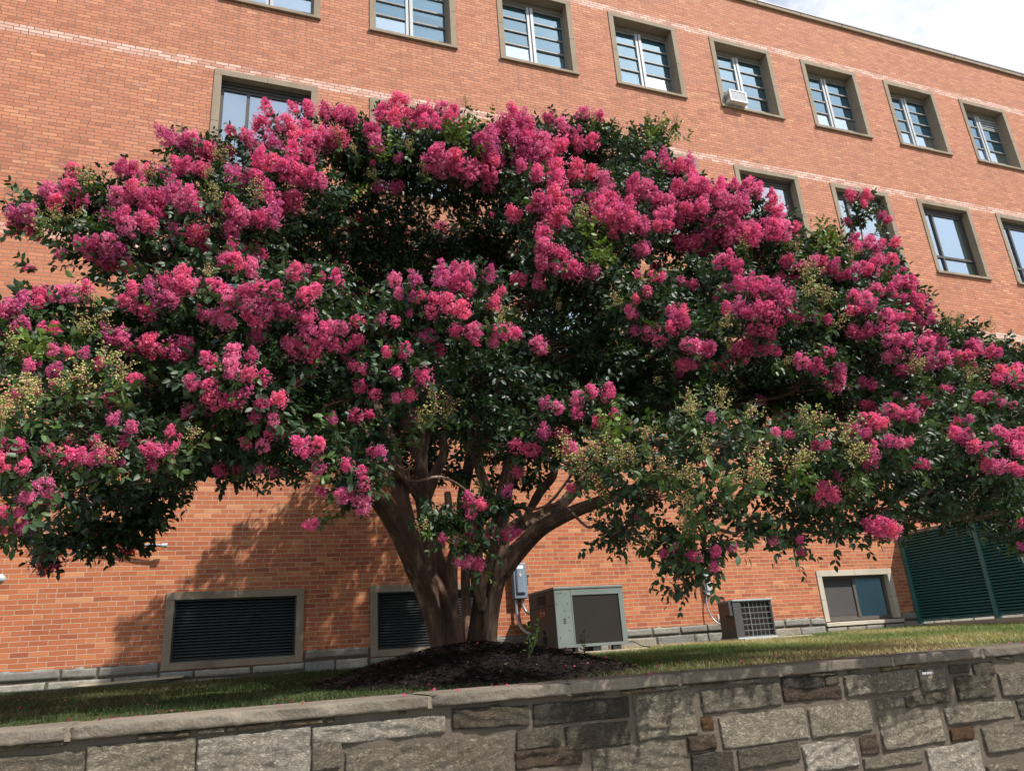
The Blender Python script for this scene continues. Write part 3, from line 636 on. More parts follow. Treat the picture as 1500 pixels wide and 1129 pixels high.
m = MB(); m.disc((6.66, -.002, 1.955), .075, (0, -1, 0), .06, 18); build(m, 'sleeve', WHITE, vt); m = MB(); m.disc((6.66, -.0625, 1.955), .058, (0, -1, 0), .003, 18); build(m, 'opening', BLACK, vt)
m = MB(); m.tube(curve_pts([(6.67, -.03, 1.94), (6.70, -.18, 1.86), (6.60, -.32, 1.80), (6.55, -.45, 1.68), (6.5, -.55, 1.61)]), .018, 8); m.tube(curve_pts([(6.65, -.03, 1.94), (6.76, -.16, 1.88), (6.72, -.4, 1.8), (6.64, -.62, 1.72), (6.66, -.7, 1.70)]), .022, 8)
m.tube(curve_pts([(6.50, -.5, 1.60), (6.60, -.62, 1.63), (6.68, -.75, 1.66)]), .026, 8)
tag(build(m, 'refrigerant_line', BLACK, loc=(6.6, -.3, 1.7), smooth=True), 'tangled black pipes on the ground left of the small condenser', 'pipe')

cz = float(ground_z(6.9, -.9))
pd = MB(); pd.box(6.3, 7.75, -1.12, -.12, cz-.06, cz+.022); tag(build(pd, 'condenser_pad', CONC, loc=(7, -.6, cz), bevel=.008), 'thin concrete pad under the small dark condenser', 'concrete slab')
cn = thing('condenser_unit', (6.8, -.6, cz+.022), 'small dark condenser unit with square wire grille on the lawn edge', 'air conditioner')
CX0, CX1, CY0, CY1, CZ0, CZ1 = 6.30, 7.095, -.95, -.50, cz+.05, 2.255
m = MB(); m.box(CX0, CX1, CY0+.05, CY1, CZ0, CZ1-.02); build(m, 'coil', COIL, cn)
m = MB(); m.box(CX0-.035, CX1+.035, CY0-.02, CY1+.02, CZ1-.02, CZ1+.012); build(m, 'top_panel', simple('grey_blue_lid', (.26, .30, .33), .45), cn, bevel=.008)
m = MB(); m.box(CX0-.03, CX0+.14, CY0, CY1, CZ0, CZ1-.022); build(m, 'side_panel', CHAR, cn, bevel=.004)
m = MB(); m.box(CX1-.02, CX1+.015, CY0+.0, CY0+.045, CZ0, CZ1-.022); build(m, 'corner_panel', CHAR, cn, bevel=.004)
m = MB(); m.box(CX0-.10, CX0-.034, CY0+.02, CY0+.25, CZ1-.26, CZ1-.024); build(m, 'control_box', CHAR, cn, bevel=.006)
m = MB(); m.box(CX0-.02, CX1+.02, CY0-.01, CY1+.01, CZ0-.028, CZ0); build(m, 'base_pan', LGREY, cn)
m = MB()
for i in range(8):
    xx = CX0+.145+(CX1-CX0-.17)*i/7; m.tube([(xx, CY0+.02, CZ0), (xx, CY0+.02, CZ1-.02)], .003 if i != 2 else .008, 6)
for j in range(7):
    zz = CZ0+.01+(CZ1-CZ0-.04)*j/6; m.tube([(CX0+.14, CY0+.017, zz), (CX1+.01, CY0+.017, zz)], .0035, 6)
build(m, 'wire_grille', WIRE, cn)

# conduits on the left of the wall
cdt = thing('wall_conduit', (-4.2, 0, 3.5), 'bent grey conduit on the brick wall under the left branches', 'conduit')
m = MB(); m.tube(curve_pts([(-4.19, -.05, 4.6), (-4.20, -.05, 3.75), (-4.195, -.05, 3.58), (-4.10, -.05, 3.47), (-3.9, -.06, 3.46), (-3.6, -.09, 3.47), (-3.35, -.14, 3.50), (-3.14, -.15, 3.49)]), .021, 12); build(m, 'tube', CONDUIT, cdt, smooth=True)
m = MB(); m.tube([(-3.16, -.15, 3.49), (-3.08, -.15, 3.49)], .034, 14); build(m, 'end_fitting', LGREY, cdt, smooth=False)
m = MB(); m.box(-4.25, -4.14, -.075, 0, 4.2, 4.23); m.box(-3.63, -3.60, -.10, 0, 3.44, 3.50); build(m, 'strap', CONDUIT, cdt)
fl = thing('pipe_fitting', (-5.2, 0, 3.0), 'grey pipe fitting sticking out of the brick wall at the left edge', 'pipe')
m = MB(); m.tube(curve_pts([(-5.45, -.02, 2.70), (-5.34, -.10, 2.84), (-5.25, -.16, 2.96), (-5.17, -.2, 3.05)]), .035, 12); build(m, 'stem', CONDUIT, fl, smooth=True)
m = MB(); m.tube([(-5.20, -.185, 3.01), (-5.165, -.205, 3.055), (-5.13, -.215, 3.085)], [.052, .062, .05], 16); build(m, 'cap', LGREY, fl, smooth=True)
m = MB(); m.tube(curve_pts([(-5.9, -.32, 1.555), (-5.2, -.36, 1.552), (-4.7, -.40, 1.556), (-4.2, -.36, 1.557), (-3.7, -.32, 1.56), (-3.1, -.28, 1.562), (-2.9, -.3, 1.56)], 8), .016, 8)
tag(build(m, 'garden_hose', simple('dark_hose', (.02, .03, .022), .6), loc=(-4.5, -.4, 1.55), smooth=True), 'dark hose lying along the foot of the brick wall at left', 'hose')
m = MB(); m.add([(-4.15, -.17, 1.565), (-2.72, -.12, 1.60), (-2.72, -.02, 1.60), (-4.15, -.06, 1.565), (-4.15, -.17, 1.595), (-2.72, -.12, 1.632), (-2.72, -.02, 1.632), (-4.15, -.06, 1.595)], [(0, 3, 2, 1), (4, 5, 6, 7), (0, 1, 5, 4), (1, 2, 6, 5), (2, 3, 7, 6), (3, 0, 4, 7)])
tag(build(m, 'timber_strip', simple('pale_timber', (.44, .36, .24), .8, .25, 8), loc=(-3.4, -.1, 1.58)), 'pale thin timber strip lying against the stone base under the left louvre', 'timber')

# window air conditioner
k0 = 9.0; wa = thing('window_air_conditioner', (k0+.42, 0, 14.53), 'white window air conditioner in the lower left pane of a top floor window', 'air conditioner')
ax0, ax1, az0, az1 = k0+.16, k0+.70, 14.535, 14.90
m = MB(); m.box(ax0, ax1, -.18, .27, az0, az1); build(m, 'casing', WHITE, wa, bevel=.012)
m = MB(); frame_boxes(m, ax0+.01, ax1-.01, az0+.01, az1-.01, .035, -.195, -.181); build(m, 'front_frame', WHITE, wa)
m = MB(); m.box(ax0+.046, ax1-.046, -.185, -.1815, az0+.046, az1-.046); build(m, 'coil', simple('grey_fin', (.22, .23, .24), .6, .5, 7), wa)
m = MB()
for i in range(6): m.box(ax0-.004, ax0+.001, -.16+i*.05, -.135+i*.05, az0+.1, az1-.1)
build(m, 'side_louvres', CHAR, wa)

# ------------------------------------------------------------------ green louvred fence at right, running out from the wall
FXX = 11.50; fz0 = 1.70
kb = MB(); kb.box(FXX-.35, 30, -5.2, -.02, 1.5, 1.655); tag(build(kb, 'fence_kerb', CONC, loc=(12, -1, 1.5), bevel=.01), 'low concrete kerb under the green louvred fence', 'kerb')
fe = thing('louvred_fence', (FXX, -1.9, 1.655), 'tall dark green metal fence of close horizontal louvres at the right', 'fence')
posts = [-.07, -1.87, -3.7, -5.1]
for y in posts:
    m = MB(); m.box(FXX-.05, FXX+.05, y-.045, y+.045, 1.655, 3.545); m.box(FXX-.06, FXX+.06, y-.055, y+.055, 3.545, 3.56); build(m, 'post', FENCE, fe, bevel=.004)
for a, b in zip(posts[1:], posts[:-1]):
    m = MB(); n = 31; y0, y1 = a+.046, b-.046
    for i in range(n):
        zc = fz0+.03+(3.50-fz0-.03)*(i+.5)/n; h = .036
        m.add([(FXX-.028, y0, zc-h*.55), (FXX+.02, y0, zc+h*.2), (FXX+.02, y1, zc+h*.2), (FXX-.028, y1, zc-h*.55), (FXX-.032, y0, zc-h*.2), (FXX+.016, y0, zc+h*.55), (FXX+.016, y1, zc+h*.55), (FXX-.032, y1, zc-h*.2)],
              [(0, 3, 2, 1), (4, 5, 6, 7), (0, 1, 5, 4), (1, 2, 6, 5), (2, 3, 7, 6), (3, 0, 4, 7)])
    m.box(FXX+.024, FXX+.03, y0, y1, fz0+.03, 3.5, 1); m.box(FXX-.03, FXX+.03, y0, y1, 3.505, 3.535); m.box(FXX-.03, FXX+.03, y0, y1, fz0-.005, fz0+.025)  # dark sheet added behind the slats so the gaps look shaded
    build(m, 'louvre_panel', [FENCE, DARK], fe)

# ------------------------------------------------------------------ the crape myrtle
TY = -5.35
tree = thing('crape_myrtle', (0.0, TY, 1.72), 'wide pink flowering tree with two leaning trunks growing from a black mulch mound', 'tree')
# crown masses: pixel centre, distance plane, pixel radii, leaf density
LOB = [  # upper canopy
 (70,312,-6.2,52,34,1),(120,300,-6.1,45,32,1),(178,312,-6.1,75,58,1),(190,375,-6.3,95,42,1),(285,222,-5.6,42,30,1),(285,280,-5.8,65,48,1),(330,335,-6.2,95,60,1),(405,225,-5.5,60,42,1),(420,290,-5.9,95,60,1),(500,215,-5.4,65,48,1),
 (560,235,-5.5,75,55,1),(600,195,-5.3,52,36,1),(650,250,-5.6,90,60,1),(690,215,-5.4,40,30,1),(745,240,-5.6,85,62,1),(790,300,-5.9,85,50,1),(830,215,-5.4,65,38,1),(880,240,-5.4,80,56,1),(935,225,-5.3,45,34,1),(960,200,-5.2,26,18,1),(920,300,-5.7,85,60,1),(985,275,-5.6,55,38,1),
 (1010,330,-5.8,90,58,1),(1080,335,-5.8,75,52,1),(1130,345,-5.8,45,40,1),(1110,395,-5.9,90,50,1),(1190,385,-5.9,70,48,1),(1200,420,-6.0,95,45,1),(1280,405,-6.0,50,42,1),(1290,455,-6.1,75,45,1),(1370,505,-6.2,60,38,1),(1440,540,-6.3,80,36,1),(1520,545,-6.4,60,36,1),(1265,312,-6.1,24,20,.8),
 # middle tier, nearer
 (25,475,-6.9,60,38,1),(100,470,-6.8,70,36,1),(70,525,-7.0,80,38,1),(230,450,-6.8,80,44,1),(200,510,-6.7,80,32,1),(340,410,-6.8,75,42,1),(400,455,-6.9,95,48,1),(460,425,-6.7,55,38,1),(480,495,-6.9,62,34,1),(620,440,-7.0,60,40,1),(690,435,-7.0,60,44,1),(690,480,-7.1,70,32,1),(560,475,-7.0,50,34,1),
 (590,550,-7.0,65,50,1),(525,560,-6.9,42,36,1),(820,390,-6.6,70,50,1),(880,430,-6.5,65,52,1.2),(800,330,-6.4,60,40,1),(800,510,-6.3,75,48,1.2),(720,555,-6.2,75,52,1.2),(900,350,-6.3,80,48,1),(950,450,-6.6,65,55,1),(1015,490,-6.8,50,48,1),(1040,425,-6.6,75,48,1),(1110,470,-6.8,75,50,1),(1190,465,-6.6,70,42,1),(1260,480,-6.7,65,44,1),(1200,535,-6.8,45,34,1),(1290,525,-6.8,65,42,1),(1370,570,-7.0,65,40,1),(1420,610,-7.1,60,38,1),(1490,590,-7.1,60,40,1),
 # lower skirt, nearest
 (35,570,-7.4,65,44,1),(120,560,-7.3,70,44,1),(30,640,-7.6,60,42,1),(110,625,-7.5,70,36,1),(30,715,-7.7,45,45,1),(90,680,-7.5,62,38,1),(175,645,-7.3,65,42,1),(220,660,-7.2,50,30,1),(330,560,-7.1,60,46,1),(390,590,-7.0,50,46,1),(310,640,-6.8,70,34,.9),(390,660,-6.8,55,30,.8),(470,655,-7.0,45,38,1),(520,700,-7.0,38,42,1),(550,655,-6.9,40,38,.6),
 (700,625,-6.3,48,55,.8),(640,570,-6.4,50,30,.6),(650,765,-6.5,40,28,.9),(715,745,-6.5,42,34,1),(700,800,-6.6,25,16,.8),(800,620,-7.0,55,46,1),(860,600,-7.1,50,44,1),(780,665,-6.9,45,34,1),(890,670,-7.3,62,46,1),(960,650,-7.4,65,46,1),(960,720,-7.4,72,36,1),(1040,660,-7.4,65,58,1),(1100,650,-7.3,65,58,1),(1040,740,-7.3,52,36,1),(920,770,-7.2,38,26,.8),(985,790,-7.2,35,28,.8),(1030,815,-7.2,35,36,.9),(1005,860,-7.15,16,16,.8),
 (1120,720,-7.2,52,34,1),(1190,660,-7.3,62,48,1),(1200,730,-7.2,45,32,1),(1160,785,-7.1,38,26,.8),(1270,660,-7.4,62,52,1),(1330,640,-7.4,50,46,1),(1285,745,-7.2,50,42,.9),(1350,710,-7.2,62,40,1),(1410,665,-7.4,52,46,1),(1470,690,-7.5,62,52,1),(1440,750,-7.2,62,34,.9),(1505,770,-7.3,45,40,1),
 # shaded interior and far side
 (130,780,-5.4,48,34,.9),(80,800,-5.3,25,14,.7),(200,775,-5.3,40,38,.9),(215,730,-5.5,55,28,.9),(140,725,-5.8,70,30,.9),(150,785,-5.2,40,20,.7),(85,792,-5.25,42,20,.7),(62,812,-5.3,24,12,.7),(172,796,-5.2,30,18,.7),(215,760,-5.3,40,26,1),(255,690,-6.2,60,24,1),(330,680,-6.4,60,20,1),(30,780,-7.4,30,26,1),(1100,770,-7.2,45,28,.9),(1240,780,-7.1,40,24,.9),(1340,760,-7.1,55,26,1),(1180,760,-7.2,50,30,1),(1000,830,-7.2,34,30,1),(900,785,-7.1,34,20,.9),(1490,785,-7.2,34,16,.8),
 (300,490,-5.8,110,52,1.1),(240,560,-5.6,75,46,1),(250,605,-5.5,80,34,.9),(400,360,-5.4,80,55,1.1),(450,540,-5.8,75,60,1.1),(430,610,-5.9,50,40,.9),(640,350,-4.3,120,48,.6),(520,330,-4.8,75,60,1.0),(760,370,-4.6,70,60,.8),(560,400,-4.6,60,45,.6),(480,580,-5.6,60,50,1),
 (960,545,-5.4,100,58,1.1),(1080,555,-5.6,90,52,1.2),(1160,575,-5.8,75,46,1.2),(870,520,-5.6,65,50,1.1),(1000,600,-5.8,75,44,1),(900,590,-5.2,80,50,.8),(1240,590,-6.2,60,42,1.1),(1330,690,-6.3,80,44,1),(1230,700,-6.0,80,44,.9),(1450,700,-6.2,70,60,1),(1340,570,-5.7,90,46,1.1),(1260,540,-5.5,80,50,1.1),(1420,620,-5.9,90,46,1.1),(1180,510,-5.5,80,46,1),(600,660,-4.7,50,30,.6),(650,690,-4.6,46,30,.5),(560,700,-4.8,40,26,.5),(760,700,-4.8,46,30,.5),(500,640,-5.4,50,34,.8),(1400,740,-5.8,80,34,.9),(770,580,-5.2,70,60,.8),(600,620,-5.0,60,40,.3)]
# far side of the crown: places in metres, hidden from the front but shading the wall and lawn
BACK = [(-2.6,-4.3,4.9,.85,.6),(-1.7,-3.4,5.3,.9,.65),(-.6,-3.0,5.8,.95,.7),(.5,-2.9,5.9,.95,.7),(1.5,-3.1,5.6,.9,.7),(2.5,-3.6,5.2,.9,.65),(3.4,-4.3,4.9,.9,.6),(-1.2,-4.4,6.0,.9,.6),(.2,-4.2,6.4,1.0,.6),(1.5,-4.4,6.1,.95,.6),(2.8,-4.9,5.5,.9,.6),(-2.3,-2.9,4.4,.8,.5),(-1.0,-2.2,4.9,.8,.6),(.3,-2.0,5.0,.85,.6),(1.6,-2.2,4.8,.8,.6),(4.3,-5.3,4.4,.9,.5),(-3.0,-5.4,4.0,.8,.5),(.1,-1.25,5.5,.85,.6),(.9,-1.35,5.7,.85,.6),(-.7,-1.3,5.0,.8,.6),(1.7,-1.5,5.3,.8,.6),(.5,-3.6,6.7,1.0,.5),(-1.6,-1.6,4.6,.7,.5),(-3.1,-4.0,3.9,.7,.5),(2.4,-2.6,5.0,.8,.6)]
lobes = []
for u, v, Y, ru, rv, dn in LOB:
    if Y < -5.5: Y -= min(1, max(0, (u-780)/260))*(1.35 if v > 600 else (.85 if v > 430 else .35))+(.35 if v > 420 and u < 780 else 0)
    c = at(u, v, Y); k = depth(c)/F; lobes.append((c, np.array([ru*k*1.02, max(ru*k*.85, .22), rv*k*1.0]), dn, True))
for x, y, z, r, h in BACK: lobes.append((np.array([x, y, z]), np.array([r, r*.9, h]), .9, False))

def leaf_geo():
    v = [(0, 0, 0)]; w = .27
    for t, wd, lift in ((.28, .86, .0), (.66, .80, -.03)):
        v += [(-w*wd, t, .055+lift), (0, t, lift), (w*wd, t, .055+lift)]
    v += [(0, 1.0, -.10)]
    f = [(0, 2, 1), (0, 3, 2), (1, 2, 5, 4), (2, 3, 6, 5), (4, 5, 7), (5, 6, 7)]
    return np.array(v), f
LV, LF = leaf_geo()
def rot_to(d, roll):
    d = d/(np.linalg.norm(d)+1e-9); a = np.array([0, 0, 1.]) if abs(d[2]) < .95 else np.array([1., 0, 0])
    x = np.cross(d, a); x /= np.linalg.norm(x); z = np.cross(x, d); c, s = math.cos(roll), math.sin(roll)
    return np.stack([x*c+z*s, d, -x*s+z*c], 1)
twig_pts = []; SH = []
_rp = np.random.default_rng(77); PROTO = {}
for n in range(5, 10):
    for q in range(8):
        M_, P_l, K_ = [], [], []; a0 = _rp.uniform(0, PI)
        for i in range(n):
            t = i/max(1, n-1); side = rot_to(np.array([0, 1., 0]), a0+i*2.4+_rp.normal()*.3)
            for sgn in ((1, -1) if i % 2 == 0 else (1,)):
                ld = side[:, 0]*sgn*.9+np.array([0, 1., 0])*(.35+.5*t)+_rp.normal(size=3)*.2
                M_.append(rot_to(ld, _rp.normal()*.5)*(1-.25*t)*_rp.uniform(.75, 1.2)); P_l.append((0, t, -.10*t*t)); K_.append(_rp.uniform(.68, 1.35))
        PROTO[n, q] = (np.array(M_), np.array(P_l, float), np.array(K_))
def shoot(p, d, n, size, length, tint, r):
    """one leafy twig: pairs of leaves along a slightly drooping stem"""
    d = d/np.linalg.norm(d); SH.append((p, d, int(n), size, length, tint, int(r.integers(0, 8)), r.uniform(0, 6.28))); twig_pts.append((p, p+d*length))

# flower heads traced from the photograph: u, v, radii in pixels
FL = """35,310,20,16;42,335,22,15;80,283,18,15;110,270,18,20;95,300,25,14;190,255,18,18;235,258,18,16;250,272,16,14;265,203,25,20;285,212,20,15;318,222,22,15;277,247,28,14;392,165,16,14;380,182,14,13;350,200,20,12;385,207,25,14;443,165,18,16;430,190,30,18;440,212,20,20;487,170,20,20;475,205,25,25;190,290,25,15;213,283,25,18;232,310,20,28;180,322,35,18;200,335,25,15;143,353,30,18;155,370,35,16;90,368,15,10;270,288,22,18;277,303,20,14;267,342,18,15;300,347,16,20;340,320,20,28;377,318,35,22;410,292,38,25;370,267,25,22;433,255,30,20;460,267,20,15;353,362,30,14;397,245,30,15;440,232,22,14;
507,190,20,26;550,200,18,20;567,175,18,16;603,165,26,22;620,187,30,15;655,163,20,15;662,183,15,15;650,235,28,26;658,247,20,18;567,270,18,14;548,237,8,6;583,233,8,8;710,205,20,18;713,232,22,25;700,258,22,20;750,182,28,20;770,205,28,20;747,230,25,18;780,230,22,22;777,253,18,14;775,185,15,12;800,213,22,20;817,180,18,15;850,208,28,20;863,173,18,12;827,250,22,20;800,265,25,18;857,250,18,18;803,292,18,18;810,312,20,18;810,330,22,18;760,313,15,12;777,308,10,8;828,302,12,10;830,285,18,12;883,277,18,20;880,297,25,18;897,317,30,22;910,305,20,15;927,283,15,18;927,330,25,18;947,287,15,18;967,297,22,22;980,320,28,20;967,333,18,14;937,347,20,25;897,340,10,8;800,353,15,18;810,367,22,15;700,313,6,6;723,313,5,5;707,350,5,5;960,233,20,10;983,247,20,15;
1010,253,14,18;1013,283,25,20;1020,310,25,20;1033,277,25,15;1067,300,30,20;1063,273,15,12;1097,280,20,15;1117,287,15,12;1133,313,15,18;1113,330,25,15;1133,337,15,12;1043,337,20,20;1007,353,20,20;1087,347,30,20;1147,343,25,20;1033,367,20,10;1060,320,22,16;1257,290,14,11;1247,323,9,7;1293,317,11,9;1268,300,9,7;1257,353,15,12;1267,367,25,10;1307,357,9,9;1217,347,8,8;1285,362,12,9;
173,384,28,14;43,389,12,10;13,456,30,25;17,486,22,15;73,433,20,15;113,433,22,18;70,489,18,10;40,446,18,12;207,426,22,15;203,449,25,18;240,439,20,15;250,416,20,20;283,413,22,20;266,426,18,14;347,389,30,18;327,419,15,12;320,459,28,18;353,439,22,20;383,423,30,20;380,449,30,20;377,476,18,20;413,449,22,18;450,449,20,25;437,401,20,15;467,409,10,12;463,429,15,10;490,413,12,12;447,506,25,20;467,489,22,18;487,489,15,20;170,493,18,18;200,506,25,15;237,506,25,25;267,509,7,8;57,526,15,12;83,519,10,12;113,523,18,12;140,536,12,8;60,543,25,10;40,573,22,15;73,566,15,10;113,579,20,10;157,586,15,12;200,556,18,16;17,643,22,15;47,659,8,6;87,669,20,18;123,673,20,20;143,653,20,12;177,636,15,20;163,669,20,10;103,643,12,10;160,616,10,12;230,653,30,20;250,639,15,12;233,673,22,10;17,686,20,18;50,726,25,15;60,709,15,12;20,743,18,8;350,523,20,15;323,539,22,18;370,553,22,14;303,566,22,18;330,583,28,18;293,606,20,14;357,574,14,10;393,586,18,18;383,606,20,14;407,629,20,18;373,649,18,14;337,684,20,11;393,683,17,13;457,656,22,18;465,678,14,14;480,719,15,10;487,623,12,10;440,556,12,10;
597,416,22,15;623,436,18,12;600,432,18,12;657,413,25,18;667,399,10,8;700,406,25,15;722,389,7,11;673,426,20,12;670,453,22,16;637,463,16,12;622,486,18,16;680,483,25,15;707,493,22,12;727,479,15,12;750,486,18,16;723,439,14,18;643,506,9,12;530,469,16,14;560,469,12,10;577,473,10,10;595,461,8,10;523,499,16,14;503,493,12,22;570,519,9,10;592,519,11,14;507,523,10,8;527,539,18,10;527,563,15,15;550,576,10,10;580,546,15,10;617,553,15,15;590,576,18,12;520,606,12,12;542,606,9,8;780,409,20,15;787,506,16,13;817,389,30,14;853,396,25,20;797,388,14,12;963,386,15,12;963,409,12,9;933,409,10,9;950,428,10,9;930,439,9,8;927,459,15,14;943,483,22,14;967,496,14,14;993,469,15,22;810,596,20,14;843,596,15,18;873,576,20,16;870,616,14,12;897,606,12,8;770,653,20,14;810,633,22,12;833,656,18,14;800,666,14,8;760,689,14,13;740,689,8,9;840,709,12,10;697,739,20,14;560,663,13,14;543,665,8,10;520,689,18,14;530,709,12,10;520,729,20,18;740,726,10,10;730,775,20,15;690,779,14,14;657,785,20,8;690,817,20,11;687,755,14,10;465,764,14,9;17,770,18,15;
1010,413,10,10;1063,389,25,15;1087,419,20,14;1052,429,10,12;1123,426,22,20;1143,433,15,12;1150,406,15,12;1157,386,20,12;1083,456,25,15;1123,459,20,18;1147,449,15,18;1160,463,12,10;1113,483,22,14;1103,506,30,16;1080,523,16,15;1050,533,15,10;1020,509,20,18;1003,466,10,18;1013,529,14,14;1140,509,8,8;1003,543,8,10;1207,386,25,10;1233,399,28,15;1267,396,22,14;1290,383,20,14;1307,399,15,10;1190,399,15,10;1290,429,20,14;1257,436,18,16;1323,419,18,12;1317,436,18,10;1340,436,14,10;1347,449,12,10;1250,456,20,10;1303,463,15,14;1267,449,14,10;1333,463,15,12;1363,469,13,8;1257,486,22,12;1279,479,10,8;1297,489,16,10;1337,473,15,10;1313,503,20,14;1303,523,14,14;1320,543,15,12;1338,528,11,12;1360,506,22,18;1363,494,14,10;1373,533,20,15;1403,526,30,15;1423,506,15,12;1447,516,22,10;1477,543,25,15;1497,563,15,12;1467,559,18,10;1385,569,10,8;1443,586,20,12;1473,593,15,8;1207,466,15,12;1182,536,14,14;1200,539,10,8;1227,549,16,18;1270,558,11,10;1213,516,12,9;1110,583,9,9;1323,579,10,8;1353,583,12,10;1340,593,20,10;1320,609,22,15;1293,603,15,10;1267,593,12,8;1277,623,20,14;1257,636,16,14;1310,649,22,10;1277,663,14,16;1325,613,14,10;1343,676,16,12;1413,619,14,12;1407,643,18,15;1433,659,22,12;1473,643,22,14;1493,653,15,18;1457,683,22,14;1490,686,15,12;1210,723,19,16;1143,636,14,10;1147,606,7,9;1040,619,9,7;1200,653,10,10;1233,703,15,8;1133,785,9,8;1173,795,8,13;1287,769,26,18;1497,770,10,8;1495,795,8,8;1043,818,12,16;1020,815,12,12;1010,780,10,9;1067,802,9,6;934,759,15,12;984,808,12,12"""
FL = [tuple(float(t) for t in q.split(',')) for q in FL.replace('\n', '').split(';') if q]
BU = """140,277,20,12;320,230,25,10;313,290,15,12;353,287,15,18;233,267,15,12;67,317,20,14;107,313,15,14;293,419,15,12;160,436,12,8;143,463,6,12;123,499,18,12;27,509,25,12;150,539,22,22;113,559,30,18;33,599,35,20;60,593,20,14;160,646,18,10;263,646,12,12;90,585,18,12;10,615,18,14;630,583,25,18;610,596,20,12;717,463,15,8;520,436,15,10;820,433,8,10;910,429,8,15;963,546,6,10;893,659,28,22;860,669,25,20;927,653,22,15;883,696,25,12;950,636,10,12;983,676,18,15;1047,583,10,12;1030,616,22,12;1080,616,20,16;1207,636,28,18;1160,622,15,12;1230,659,25,18;1093,683,28,20;1147,676,24,20;1017,686,22,18;1247,693,18,14;1013,733,18,16;1043,479,10,12;1070,499,14,10;1147,513,10,8;1187,453,20,22;1217,466,14,12;1180,423,24,12;1373,479,14,10;1430,540,24,12;1350,543,18,12;1455,490,14,10;1395,480,14,10;510,207,15,12;690,162,6,10;553,250,12,10;623,260,8,15;837,323,22,14;963,185,14,9;945,190,12,9;980,188,9,7;944,779,18,14;1020,782,18,16;865,325,14,10;1020,650,16,12;1060,690,18,12;640,770,12,10;1090,365,16,10;1160,365,16,10;1230,378,14,10;1330,485,14,8;470,235,14,8;520,225,12,8;600,215,12,8;870,185,12,8;300,262,14,8;100,335,14,9;1275,325,8,6;1420,575,14,8;1195,360,14,10"""
BU = [tuple(float(t) for t in q.split(',')) for q in BU.replace('\n', '').split(';') if q]
def hit(u, v):
    """nearest crown mass met by the line of sight: point and outward normal"""
    d = ray(u, v); d = d/np.linalg.norm(d); best = None
    for c, r, dn, vis in lobes:
        if not vis: continue
        o = (CAM-c)/r; e = d/r; A = e@e; B = o@e; Cc = o@o-1; D = B*B-A*Cc
        if D > 0:
            t = (-B-math.sqrt(D))/A
            if best is None or t < best[0]: P = CAM+d*t; nrm = (P-c)/r**2; best = (t, P, nrm/np.linalg.norm(nrm))
    if best is None:
        bd = None
        for c, r, dn, vis in lobes:
            if not vis: continue
            t = (c-CAM)@d; P = CAM+d*t; q = np.linalg.norm((P-c)/r)
            if bd is None or q < bd[0]: n_ = (P-c)/r**2; bd = (q, t, P, n_/(np.linalg.norm(n_)+1e-9))
        best = bd[1:]
    return best[1], best[2]
rf_ = np.random.default_rng(21)
flowers = []   # (point, radius, axis)
for u, v, ru, rv in FL:
    n = (1 if max(ru, rv) < 17 else (2 if max(ru, rv) < 27 else 3))+(1 if max(ru, rv) > 9 and u > 960 else 0)+(1 if u > 1150 and v > 560 and max(ru, rv) > 13 else 0)
    horiz = ru >= rv
    for i in range(n):
        t = 0 if n == 1 else (i/(n-1)*2-1)*.55
        uu = u+(t*ru if horiz else rf_.normal()*ru*.15)+rf_.normal()*2; vv = v+(t*rv*.2+rf_.normal()*rv*.15 if horiz else t*rv)
        P, N = hit(uu, vv); k = depth(P)/F; rad = (min(ru, rv)*.62+max(ru, rv)*.38/n**.7)*k*.88
        flowers.append((P+N*.03, max(rad*rf_.uniform(.82, 1.2), .035), np.array([0, -.15, .75])+N*.8+rf_.normal(size=3)*.25, N))
buds = []
for u, v, ru, rv in BU:
    for i in range(2 if ru > 17 else 1):
        P, N = hit(u+rf_.normal()*ru*.35, v+rf_.normal()*rv*.35); k = depth(P)/F
        buds.append((P+N*.12, max(.08, (ru+rv)*.58*k), np.array([0, -.1, 1.0])+N*.5+rf_.normal(size=3)*.2, N))
